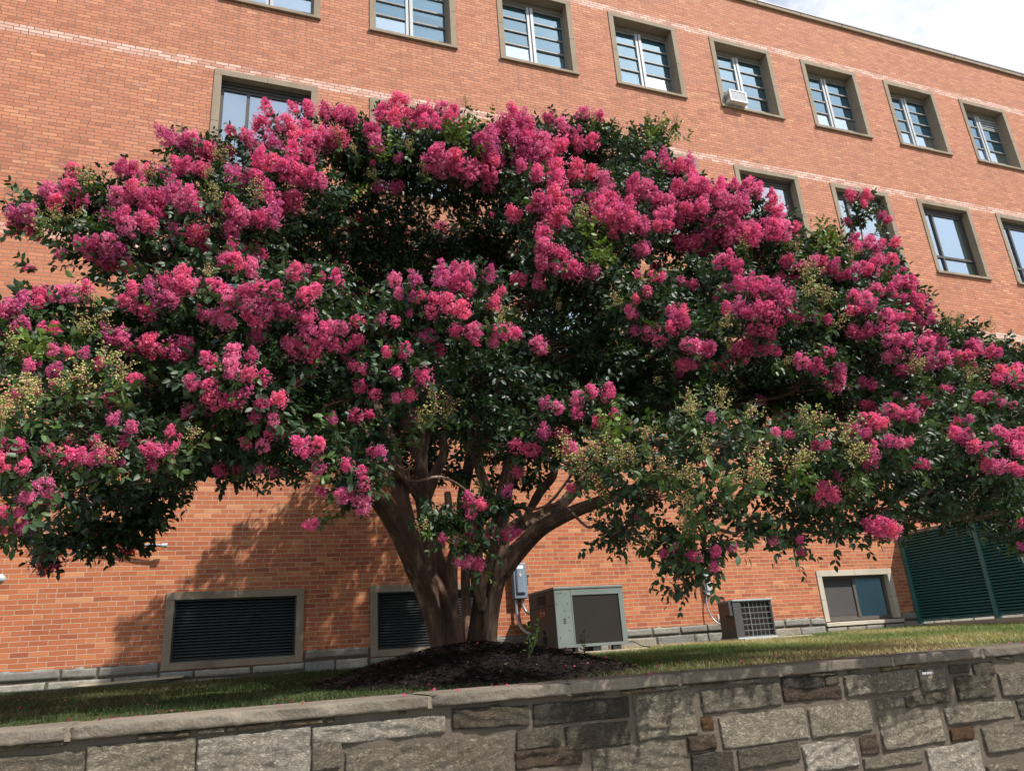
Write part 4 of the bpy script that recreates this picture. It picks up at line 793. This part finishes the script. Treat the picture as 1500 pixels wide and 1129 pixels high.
# flowers on the sides of the crown that the photograph does not show
for c, r, dn, vis in lobes:
    m = 2 if vis else 9
    for i in range(m):
        d = rf_.normal(size=3); d[2] = abs(d[2])+.15; d /= np.linalg.norm(d)
        if d[1] < (.72 if vis else -.3): continue
        if vis and c[1] < -6.4: continue
        P = c+d*r*(.85 if vis else 1.05)
        flowers.append((P, rf_.uniform(.09, .14), d*.7+np.array([0, 0, .7]), d))
FPt = np.array([f[0] for f in flowers]+[b[0] for b in buds]); FR = np.array([f[1] for f in flowers]+[b[1]*.8 for b in buds])
r_ = np.random.default_rng(5)
CEN = np.array([l[0] for l in lobes]); RAD = np.array([l[1] for l in lobes])
FPo = FPt+np.array([f[3] for f in flowers]+[b[3] for b in buds])*.17
lobe_shoots = []
for li, (c, r, dn, vis) in enumerate(lobes):
    area = (r[0]*r[2]+r[0]*r[1]+r[1]*r[2])*4.2; n = int(area*dn*(58 if vis else 42)); mine = []
    young = r_.random() < .18
    for _ in range(n):
        d = r_.normal(size=3); d /= np.linalg.norm(d); rr_ = r_.uniform(.36, .86)**.7
        p = c+d*np.maximum(r-.10, r*.45)*min(1, rr_*1.13)
        dd = d*np.array([1, 1, .6])+np.array([0, 0, .22])+r_.normal(size=3)*.45
        L_ = r_.uniform(.13, .24); dist = np.linalg.norm(FPt-(p+dd/np.linalg.norm(dd)*L_*.5), axis=1)
        dist2 = np.linalg.norm(FPo-(p+dd/np.linalg.norm(dd)*L_*.6), axis=1)
        if ((dist < FR*1.0).any() or (dist2 < FR*.95).any()) and r_.random() < .9: continue
        yg = r_.random() < (.10 if d[2] > .2 else .02)
        tint = (.052, .096, .020) if yg else ((.024, .051, .019) if r_.random() < .7 else (.019, .043, .022))
        shoot(p, dd, int(r_.integers(5, 10)), r_.uniform(.070, .098)*(.76 if c[1] < -7.6 else 1), L_, tint, r_); mine.append(p)
    lobe_shoots.append(mine)
for (P, rad, ax, _) in flowers:      # a ruff of leaves under each flower head
    a = ax/np.linalg.norm(ax)
    for i in range(2):
        dd = r_.normal(size=3)*.8-a*.1; yg = r_.random() < .25
        shoot(P-a*rad*1.1, dd, 5, r_.uniform(.062, .085), .14, (.055, .10, .024) if yg else (.031, .063, .022), r_)
for (P, rad, ax, _) in buds:
    a = ax/np.linalg.norm(ax)
    for i in range(2): shoot(P-a*rad*1.0, r_.normal(size=3)*.8, 5, .075, .14, (.052, .092, .026), r_)
# bright young shoots
for u, v, n in ((880,370,10),(865,350,8),(985,200,5),(950,205,6),(965,195,5),(1200,350,10),(1215,365,8),(560,225,6),(660,205,7),(680,215,6),(870,385,8),(195,600,7),(520,290,6),(1180,715,5),(905,640,6),(60,520,6),(690,190,5)):
    for i in range(n):
        P, N = hit(u+rf_.normal()*9, v+rf_.normal()*9); shoot(P+N*.03, N*.6+np.array([0, 0, .7])+rf_.normal(size=3)*.35, 6, .075, .18, (.105, .17, .028), r_)
LMt, LPt, LTt = [], [], []
for p, d, n, size, length, tint, q, roll in SH:
    M_, P_l, K_ = PROTO[n, q]; R = rot_to(d, roll); LMt.append(np.einsum('ij,njk->nik', R, M_)*size); LPt.append((P_l*length)@R.T+p); LTt.append(np.outer(K_, tint))
LMt = np.concatenate(LMt); LPt = np.concatenate(LPt); LTt = np.concatenate(LTt); NL = len(LPt)
sc_ = np.linalg.norm(LMt[:, :, 1], axis=1)[:, None]; ydir = LMt[:, :, 1]/sc_+np.array([0, 0, -.30]); ydir /= np.linalg.norm(ydir, axis=1)[:, None]
zd = LMt[:, :, 2]/sc_; zd = np.where(zd[:, 2:3] < 0, -zd, zd); zd = zd-ydir*(zd*ydir).sum(1)[:, None]; zd /= np.linalg.norm(zd, axis=1)[:, None]
LMt = np.stack([np.cross(ydir, zd)*sc_, ydir*sc_, zd*sc_], 2)
Vl = np.einsum('nij,vj->nvi', LMt, LV)+LPt[:, None]
base = np.arange(NL)[:, None]*8; flat = []; ln = []
fl_ = [i for f in LF for i in f]; ll = [len(f) for f in LF]
allf = (base+np.array(fl_)[None]).ravel(); st = np.concatenate([[0], np.cumsum(np.tile(ll, NL))[:-1]])
crown = from_arrays('crown', Vl.reshape(-1, 3), allf, st, LEAF, tree, smooth=True, tint=np.clip(np.repeat(LTt, 8, 0), 0, 1))
print('leaves', NL, 'flowers', len(flowers), 'buds', len(buds))

# flower heads
def panicle_geo(seed):
    r = np.random.default_rng(seed); V, Fq, T, MI = [], [], [], []
    npom = int(r.integers(13, 20)); poms = []; lean = r.normal(size=3)*.25
    for k in range(npom):
        t = (k+.5)/npom; a = k*2.4+r.uniform(0, 1.2); rad = (.82-.75*max(0, t-.25))*min(1, .65+t)*r.uniform(.45, 1.2)
        poms.append((np.array([math.cos(a)*rad, (t-.45)*1.8+r.normal()*.14, math.sin(a)*rad])+lean*t, r.uniform(.15, .33)))
    hue = [(.78, .145, .34), (.84, .16, .33), (.70, .12, .30), (.76, .18, .37), (.66, .14, .33), (.84, .165, .31), (.70, .115, .27), (.80, .22, .41)][seed % 8]
    for c, R in poms:
        nf = int(max(8, 36*(R/.42)**2))
        for i in range(nf):
            z = 1-2*(i+.5)/nf; ph = i*2.39996; q = math.sqrt(max(0, 1-z*z)); d = np.array([q*math.cos(ph), z, q*math.sin(ph)]); d = d+r.normal(size=3)*.12; d /= np.linalg.norm(d)
            p = c+d*R*r.uniform(.70, 1.22); Rm = rot_to(d+r.normal(size=3)*.3, r.uniform(0, 6.28)); k = r.uniform(.66, 1.22); fr = r.uniform(.10, .185)
            for j in range(5):
                a0 = j*2*PI/5+r.normal()*.15; o = len(V)
                for aa, rad, up in ((0, .25, -.02), (-.52, .95, .16), (-.12, 1.12, -.02), (.22, 1.05, .20), (.58, .92, .02)):
                    ang = a0+aa; rr2 = rad*fr*r.uniform(.85, 1.12); h = (up*1.6+r.normal()*.30)*fr
                    V.append(p+Rm@np.array([math.cos(ang)*rr2, h, math.sin(ang)*rr2])); T.append([x*k*r.uniform(.93, 1.07) for x in hue])
                Fq += [(o, o+1, o+2), (o, o+2, o+3), (o, o+3, o+4)]; MI += [0]*3
            if r.random() < .45:
                o = len(V)
                for j in range(3): V.append(p+Rm@np.array([math.cos(j*2.1)*fr*.24, fr*.22, math.sin(j*2.1)*fr*.24])); T.append([.62, .42, .10])
                Fq.append((o, o+1, o+2)); MI.append(0)
    for i in range(70):
        d = r.normal(size=3); d /= np.linalg.norm(d); p = d*np.array([1.0, 1.25, 1.0])*r.uniform(.75, 1.28)+lean*.4; Rm = rot_to(d+r.normal(size=3)*.5, r.uniform(0, 6.28)); k = r.uniform(.8, 1.25); fr = r.uniform(.08, .15); pl = r.uniform(0, .10)
        for j in range(5):
            a0 = j*2*PI/5+r.normal()*.25; o = len(V)
            for aa, rad in ((0, .2), (-.5, .9), (0, 1.15), (.5, .9)):
                rr2 = rad*fr*r.uniform(.8, 1.15); V.append(p+Rm@np.array([math.cos(a0+aa)*rr2, r.normal()*.35*fr, math.sin(a0+aa)*rr2])); T.append([hue[0]*k, (hue[1]+pl)*k, (hue[2]+pl)*k])
            Fq += [(o, o+1, o+2), (o, o+2, o+3)]
    V = np.array(V); V = V/np.percentile(np.linalg.norm(V, axis=1), 80)
    return V, np.array(Fq), np.array(T)
PAN = [panicle_geo(s) for s in range(8)]
def prep(name, geo, mat):
    me = bpy.data.meshes.new(name); V, Fq, T = geo; nf = len(Fq)
    me.vertices.add(len(V)); me.vertices.foreach_set('co', V.astype(np.float32).ravel()); me.loops.add(nf*3); me.loops.foreach_set('vertex_index', Fq.astype(np.int32).ravel())
    me.polygons.add(nf); me.polygons.foreach_set('loop_start', np.arange(0, nf*3, 3, dtype=np.int32)); me.polygons.foreach_set('use_smooth', np.zeros(nf, bool)); me.update(calc_edges=True)
    a = me.attributes.new('tint', 'FLOAT_COLOR', 'POINT'); c = np.ones((len(V), 4), np.float32); c[:, :3] = np.clip(T, 0, 1); a.data.foreach_set('color', c.ravel()); me.materials.append(mat); return me
PANM = [prep('flower_cluster', g, PETAL) for g in PAN]
def place_many(items, geos, meshes, name, stuffname, mat, limit, r):
    order = sorted(range(len(items)), key=lambda i: -items[i][1]/max(1, depth(items[i][0])))
    fv, ff, ft, off = [], [], [], 0
    for rank, i in enumerate(order):
        P, rad, ax, _ = items[i]; k = int(r.integers(0, len(geos))); R = rot_to(ax, r.uniform(0, 6.28))
        if rank < limit:
            o = bpy.data.objects.new(name, meshes[k]); COL.objects.link(o); o.parent = tree
            M = Matrix([list(R[j]*rad)+[P[j]-tree.location[j]] for j in range(3)]+[[0, 0, 0, 1]]); o.matrix_local = M
        else:
            V, Fq, T = geos[k]; fv.append(V@(R*rad).T+P); ff.append(Fq+off); ft.append(T*r.uniform(.9, 1.08)); off += len(V)
    if fv:
        Fq = np.concatenate(ff); o = from_arrays(stuffname, np.concatenate(fv), Fq.ravel(), np.arange(0, len(Fq)*3, 3), mat, tree, tint=np.clip(np.concatenate(ft), 0, 1)); o['kind'] = 'stuff'
place_many(flowers, PAN, PANM, 'flower_cluster', 'flower_clusters', PETAL, 100, np.random.default_rng(2))
# bud and seed sprays
def bud_geo(seed):
    r = np.random.default_rng(seed); V, Fq, T = [], [], []
    OC = np.array([(1, 0, 0), (-1, 0, 0), (0, 1, 0), (0, -1, 0), (0, 0, 1), (0, 0, -1)], float); OF = [(0, 2, 4), (2, 1, 4), (1, 3, 4), (3, 0, 4), (2, 0, 5), (1, 2, 5), (3, 1, 5), (0, 3, 5)]
    def stick(a, b, w, col):
        t = b-a; R = rot_to(t, 0); o = len(V)
        for q in (a, b):
            for k in range(3): V.append(q+w*(R[:, 0]*math.cos(k*2.09)+R[:, 2]*math.sin(k*2.09))); T.append(col)
        for k in range(3): k2 = (k+1) % 3; Fq.extend([(o+k, o+k2, o+3+k2), (o+k, o+3+k2, o+3+k)])
    for b in range(9):
        d = r.normal(size=3); d[1] = abs(d[1])+.5; d /= np.linalg.norm(d); root = np.array([0, -.8+.12*b, 0.]); tip = root+d*r.uniform(.6, 1.1)
        stick(root, tip, .016, (.16, .15, .045))
        for k in range(9):
            t = .35+.65*k/8; q = root+(tip-root)*t; e = q+(r.normal(size=3)+d*.4)*.15; stick(q, e, .011, (.20, .18, .06))
            s = r.uniform(.038, .066); o = len(V); c = [(.44, .45, .13), (.54, .52, .19), (.37, .40, .11), (.50, .42, .17), (.52, .17, .19)][int(r.integers(0, 5))]
            R = rot_to(r.normal(size=3), 0)
            for pnt in OC: V.append(e+R@(pnt*s*np.array([1, 1.2, 1]))); T.append(c)
            Fq.extend([(o+a, o+b2, o+c2) for a, b2, c2 in OF])
    stick(np.array([0, -1.3, 0.]), np.array([0, .5, 0.]), .022, (.13, .12, .04))
    return np.array(V), np.array(Fq), np.array(T)
BUDG = [bud_geo(s) for s in range(40, 45)]; BUDM = [prep('bud_cluster', g, BUD) for g in BUDG]
place_many(buds, BUDG, BUDM, 'bud_cluster', 'bud_clusters', BUD, 100, np.random.default_rng(4))

# trunks and limbs, traced then given depth
def path(ctrl):
    P, R = [], []
    for u, v, Y, rpx in ctrl: p = at(u, v, Y); P.append(p); R.append(rpx*depth(p)/F)
    Q = curve_pts(P, 5); n = len(Q); Rr = np.interp(np.linspace(0, len(R)-1, n), range(len(R)), R); return Q, Rr
def stems(name, lst, seed):
    m = MB()
    for i, c in enumerate(lst):
        Q, R = path(c)
        if c[0][1] < 930: R[:5] *= np.linspace(.35, 1, 5)
        m.tube(Q, list(R), 36, True, 0, .20, seed+i*1.7)
    o = build(m, name, BARK, tree, smooth=True)
    md = o.modifiers.new('fuse', 'REMESH'); md.mode = 'VOXEL'; md.voxel_size = .011; md.use_smooth_shade = True
    sm = o.modifiers.new('soften', 'SMOOTH'); sm.factor = .5; sm.iterations = 1
    return o
LEFT = [[(658,966,-5.32,27),(656,945,-5.32,23),(651,915,-5.34,22),(640,880,-5.37,20),(622,845,-5.4,17),(605,812,-5.45,14.5),(589,778,-5.5,13.5),(569,745,-5.6,13.5),(546,720,-5.7,11),(522,690,-5.8,8.5),(492,640,-6.0,7),(470,600,-6.1,5)],
        [(664,962,-5.28,22),(662,935,-5.26,18),(656,895,-5.22,17),(648,852,-5.2,15),(638,815,-5.15,12.5),(628,780,-5.1,11.5),(622,745,-5.08,11),(617,705,-5.05,10.5),(618,660,-5.0,8),(632,600,-4.95,7),(655,530,-4.9,6)],
        [(646,905,-5.42,14),(629,858,-5.48,12),(612,818,-5.5,10.5),(601,782,-5.45,10),(592,745,-5.35,9),(584,705,-5.25,8.5),(574,650,-5.1,7),(550,590,-5.0,6)],
        [(622,752,-5.2,8),(606,716,-5.3,7.5),(590,694,-5.38,7.5),(577,684,-5.42,6)],
        [(622,748,-5.1,8),(634,704,-5.0,7),(651,664,-5.0,6.5),(650,640,-5.0,6),(668,590,-5.1,5)],
        [(665,912,-5.45,9),(663,862,-5.5,8),(663,825,-5.52,7.5),(668,795,-5.55,6.5),(660,758,-5.6,5.5),(655,720,-5.6,4.5)],
        [(686,962,-4.85,10),(684,935,-4.8,8),(683,900,-4.75,7),(681,850,-4.7,7),(681,800,-4.7,7),(676,740,-4.6,7.5),(690,660,-4.4,7),(700,560,-4.3,6)],
        [(594,756,-5.35,7.5),(570,702,-5.3,7),(540,640,-5.2,6),(505,590,-5.2,5)],
        [(619,690,-5.05,7.5),(600,640,-4.9,6.5),(590,580,-4.8,5.5),(560,500,-4.7,4.5)]]
RIGHT = [[(708,968,-5.25,25),(709,945,-5.27,21),(712,908,-5.3,19.5),(717,872,-5.32,19.5),(724,842,-5.35,18.5),(730,813,-5.35,15.5),(733,785,-5.3,12.5),(734,752,-5.25,11.5),(743,700,-5.2,9.5),(760,625,-5.1,8),(775,540,-5.0,6)],
         [(718,862,-5.38,15),(740,828,-5.45,13),(764,800,-5.55,11),(792,773,-5.7,10),(832,752,-5.85,8.5),(880,733,-6.0,7.5),(925,716,-6.1,6.5),(1000,680,-6.3,5)],
         [(732,800,-5.25,11),(757,771,-5.15,10),(796,755,-5.0,8.5),(828,735,-4.9,7.5),(852,705,-4.8,7),(900,650,-4.7,6)],
         [(706,895,-5.4,11),(701,850,-5.45,9.5),(698,812,-5.48,8.5),(703,782,-5.5,7),(690,730,-5.55,5.5)],
         [(734,776,-5.3,8.5),(716,722,-5.4,7),(700,670,-5.3,6),(706,600,-5.2,5)],
         [(762,772,-5.2,7.5),(790,722,-5.4,6.5),(812,690,-5.6,5.5),(800,640,-5.7,4.5)],
         [(796,772,-5.72,8),(838,722,-5.6,7),(866,692,-5.4,6),(910,640,-5.3,5)]]
stems('trunk', LEFT, .3); stems('trunk', RIGHT, 2.1)
# limbs from the trunk tops to the crown masses
hubs = []
for lst in (LEFT, RIGHT):
    for c in lst:
        Q, R = path(c)
        for i in range(int(len(Q)*.45), len(Q), 3): hubs.append((Q[i], R[i]))
rb = np.random.default_rng(9); limb_nodes = [(h[0], h[1]) for h in hubs]; order = sorted(range(len(lobes)), key=lambda i: np.linalg.norm(lobes[i][0]-np.array([.1, TY, 3.6])))
limbs = []; tw = MB()
for li in order:
    c, r, dn, vis = lobes[li]
    best = min(limb_nodes, key=lambda h: np.linalg.norm(h[0]-c)+.9*max(0, h[0][2]-c[2])+(0 if h[1] > .014 else .5))
    a, ra = best; kk = min(1.0, np.linalg.norm(c-a)/1.2)*.8; mid = (a+c)/2+np.array([0, 0, -.06*kk])+rb.normal(size=3)*.09*kk; mid2 = a*.25+c*.75+rb.normal(size=3)*.07*kk; mid0 = a*.75+c*.25+np.array([0, 0, .04*kk])+rb.normal(size=3)*.05*kk
    Q = curve_pts([a, mid0, mid, mid2, c], 4); r0 = min(ra*.85, .042); R = np.linspace(max(r0, .014), .009, len(Q)); limbs.append((Q, R))
    for i in range(4, len(Q), 4): limb_nodes.append((Q[i], R[i]))
    for p in lobe_shoots[li]:
        if rb.random() < .75:
            q = Q[int(rb.integers(len(Q)*2//3, len(Q)))]; m_ = (p+q)/2+rb.normal(size=3)*.05; tw.tube([q, m_, p], [.0055, .004, .0025], 4, False)
groups = {}
for i, (Q, R) in enumerate(limbs[:90]):
    m = MB(); m.tube(Q, list(R), 8, True, 0, .05, i); build(m, 'branch', BARK, tree, smooth=True)
m = MB()
for i, (Q, R) in enumerate(limbs[90:]): m.tube(Q, list(R), 6, True)
tag(build(m, 'branches', BARK, tree, smooth=True), kind='stuff')
for a, b in twig_pts[::2]: tw.tube([a, b], [.0028, .0016], 3, False)
tag(build(tw, 'twigs', simple('twig_bark', (.10, .055, .035), .8, .3), tree, smooth=True), kind='stuff')

# ------------------------------------------------------------------ grass, mulch chips, petals, weeds
rg = np.random.default_rng(17)
def tri_field(P, D, Wd, T, name, mat, nseg=1):
    """thin blades: a base edge and a tip"""
    n = len(P); side = np.stack([rg.normal(size=n), rg.normal(size=n), np.zeros(n)], 1); side /= np.linalg.norm(side, axis=1)[:, None]
    V = np.stack([P-side*Wd[:, None], P+side*Wd[:, None], P+D*.55+side*Wd[:, None]*.7, P+D*.55-side*Wd[:, None]*.7, P+D+np.stack([D[:, 0]*.6, D[:, 1]*.6, -D[:, 2]*.06], 1)], 1)
    b = np.arange(n)[:, None]*5; f = (b+np.array([0, 1, 2, 3, 3, 2, 4])[None]).ravel(); st = np.concatenate([[0], np.cumsum(np.tile([4, 3], n))[:-1]])
    return from_arrays(name, V.reshape(-1, 3), f, st, mat, smooth=False, tint=np.clip(np.repeat(T, 5, 0), 0, 1))
N = 150000; X = rg.uniform(-7, 17, N); Y = rg.uniform(-7.64, -.16, N)
def vn(X, Y, s, seed):
    r = np.random.default_rng(seed); out = 0
    for i in range(7):
        a = r.uniform(0, 6.28); f = s*r.uniform(.5, 1.8); out = out+np.sin((X*math.cos(a)+Y*math.sin(a))*f+r.uniform(0, 6.28))
    return out/7
keep = (mound_h(X, Y) < .015) & ~((X > 2.45) & (X < 4.15) & (Y > -1.6)) & ~((X > 6.28) & (X < 7.8) & (Y > -1.15)) & ~((X > 11.1) & (Y > -5.3))
bare = (vn(X, Y, 1.6, 3) > .12) & (X < 1) & (Y > -2.3) & (X > -3.6); keep &= ~(bare & (rg.random(N) < .8))
X, Y = X[keep], Y[keep]; n = len(X); h = rg.uniform(.028, .062, n)*(1+.35*vn(X, Y, 2.5, 9)); Dd = np.stack([rg.normal(size=n)*.45*h, rg.normal(size=n)*.45*h, h], 1)
dry = np.clip(vn(X, Y, 1.5, 5)*1.5+.12+.30*(X > 5)+.25*((X > 3.5) & (X < 5.8))+rg.normal(size=n)*.22-.3*(X < 2), 0, 1)[:, None]
T = np.array([.070, .140, .028])*(1-dry)+np.array([.44, .37, .20])*dry; T = T*rg.uniform(.7, 1.3, (n, 1))*np.clip(.38+(X-.5)*.17, .26, 1.1)[:, None]   # tree shade painted into the blade tint, darker to the left
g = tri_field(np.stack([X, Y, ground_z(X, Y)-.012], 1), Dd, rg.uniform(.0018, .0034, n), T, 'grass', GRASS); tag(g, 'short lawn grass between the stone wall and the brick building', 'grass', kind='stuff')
# mulch chips
n = 14000; th = rg.uniform(0, 6.28, n); q = np.sqrt(rg.random(n)); X = MC[0]+q*MRX*1.03*np.cos(th); Y = MC[1]+q*MRY*1.03*np.sin(th)
P = np.stack([X, Y, ground_z(X, Y)+mound_h(X, Y)-.01], 1); a = rg.uniform(0, 6.28, n); l = rg.uniform(.02, .065, n)
D = np.stack([np.cos(a)*l, np.sin(a)*l, rg.uniform(.0, .35, n)*l], 1); k = rg.random(n)[:, None]
T = np.where(k < .93, np.array([.0095, .0068, .0068]), np.where(k < .985, np.array([.05, .034, .027]), np.array([.13, .085, .06])))*rg.uniform(.5, 1.7, (n, 1))
tag(tri_field(P, D, rg.uniform(.004, .011, n), T, 'mulch', CHIP), 'black shredded bark mulch heaped round the trunks', 'mulch', kind='stuff')
# fallen petals on mulch, lawn and coping
n = 300; X = np.concatenate([rg.normal(0, .8, 90), rg.uniform(-4, 7, 90), rg.uniform(-3.4, 4.5, 120)]); Y = np.concatenate([rg.normal(-6.0, .8, 90), rg.uniform(-7.5, -.5, 90), rg.uniform(-8.15, -7.6, 120)])
Z = np.where(Y < -7.6, 1.424, ground_z(X, Y)+mound_h(X, Y)+np.where(mound_h(X, Y) > 0, .02, .035)); V, Fc, T = [], [], []
for i in range(n):
    c = np.array([X[i], Y[i], Z[i]]); s = rg.uniform(.006, .015); R = rot_to(np.array([rg.normal(), rg.normal(), rg.normal()*.25]), rg.normal()*.4); o = len(V); tc_ = np.array([(.42, .05, .14), (.33, .05, .13), (.25, .06, .08), (.20, .10, .045)][int(rg.integers(0, 4))])
    for a_ in range(6): V.append(c+R@np.array([math.cos(a_*1.047)*s*rg.uniform(.6, 1.2), math.sin(a_*1.047)*s*rg.uniform(.6, 1.2), rg.uniform(0, .006)])); T.append(tc_)
    Fc.append([o+j for j in range(6)])
tag(from_arrays('fallen_petals', np.array(V), np.array(Fc).ravel(), np.arange(0, n*6, 6), PETAL, tint=np.array(T)), 'pink petals fallen on the mulch, the lawn and the wall coping', 'petals', kind='stuff')
# weeds in the mulch
def weed(u, v, Y, hgt, nl, label, tint):
    p = at(u, v, Y); p[2] = float(ground_z(p[0], p[1])+mound_h(p[0], p[1]))-.02
    t = thing('weed_sprig', tuple(p), label, 'weed', 'weeds in the mulch'); st_ = MB(); M_, P_l, T_l = [], [], []
    for s in range(3):
        d = np.array([rg.normal()*.16, rg.normal()*.16, 1.0]); H_ = hgt*rg.uniform(.65, 1); top = p+d*H_; st_.tube([p, (p+top)/2+rg.normal(size=3)*.015, top], [.004, .003, .0015], 5)
        for i in range(nl):
            q = p+(top-p)*((i+1)/nl); ld = np.array([math.cos(i*2.4+s), math.sin(i*2.4+s), .35]); M_.append(rot_to(ld+rg.normal(size=3)*.15, rg.normal()*.3)*rg.uniform(.035, .065)); P_l.append(q); T_l.append(np.array(tint)*rg.uniform(.7, 1.3))
    Vw = np.einsum('nij,vj->nvi', np.array(M_), LV)+np.array(P_l)[:, None]; k = len(P_l)
    from_arrays('leaves', Vw.reshape(-1, 3), (np.arange(k)[:, None]*8+np.array(fl_)[None]).ravel(), np.concatenate([[0], np.cumsum(np.tile(ll, k))[:-1]]), LEAF, t, tint=np.repeat(np.array(T_l), 8, 0))
    build(st_, 'stem', BUD, t, tint=np.tile(np.array([[.06, .10, .03]]), (len(st_.v), 1)))
weed(775, 985, -6.6, .34, 9, 'taller bright green weed in the mulch left of the big air conditioner', (.10, .17, .04))
weed(857, 960, -5.6, .26, 8, 'thin weed in front of the big air conditioner coil', (.05, .09, .03))
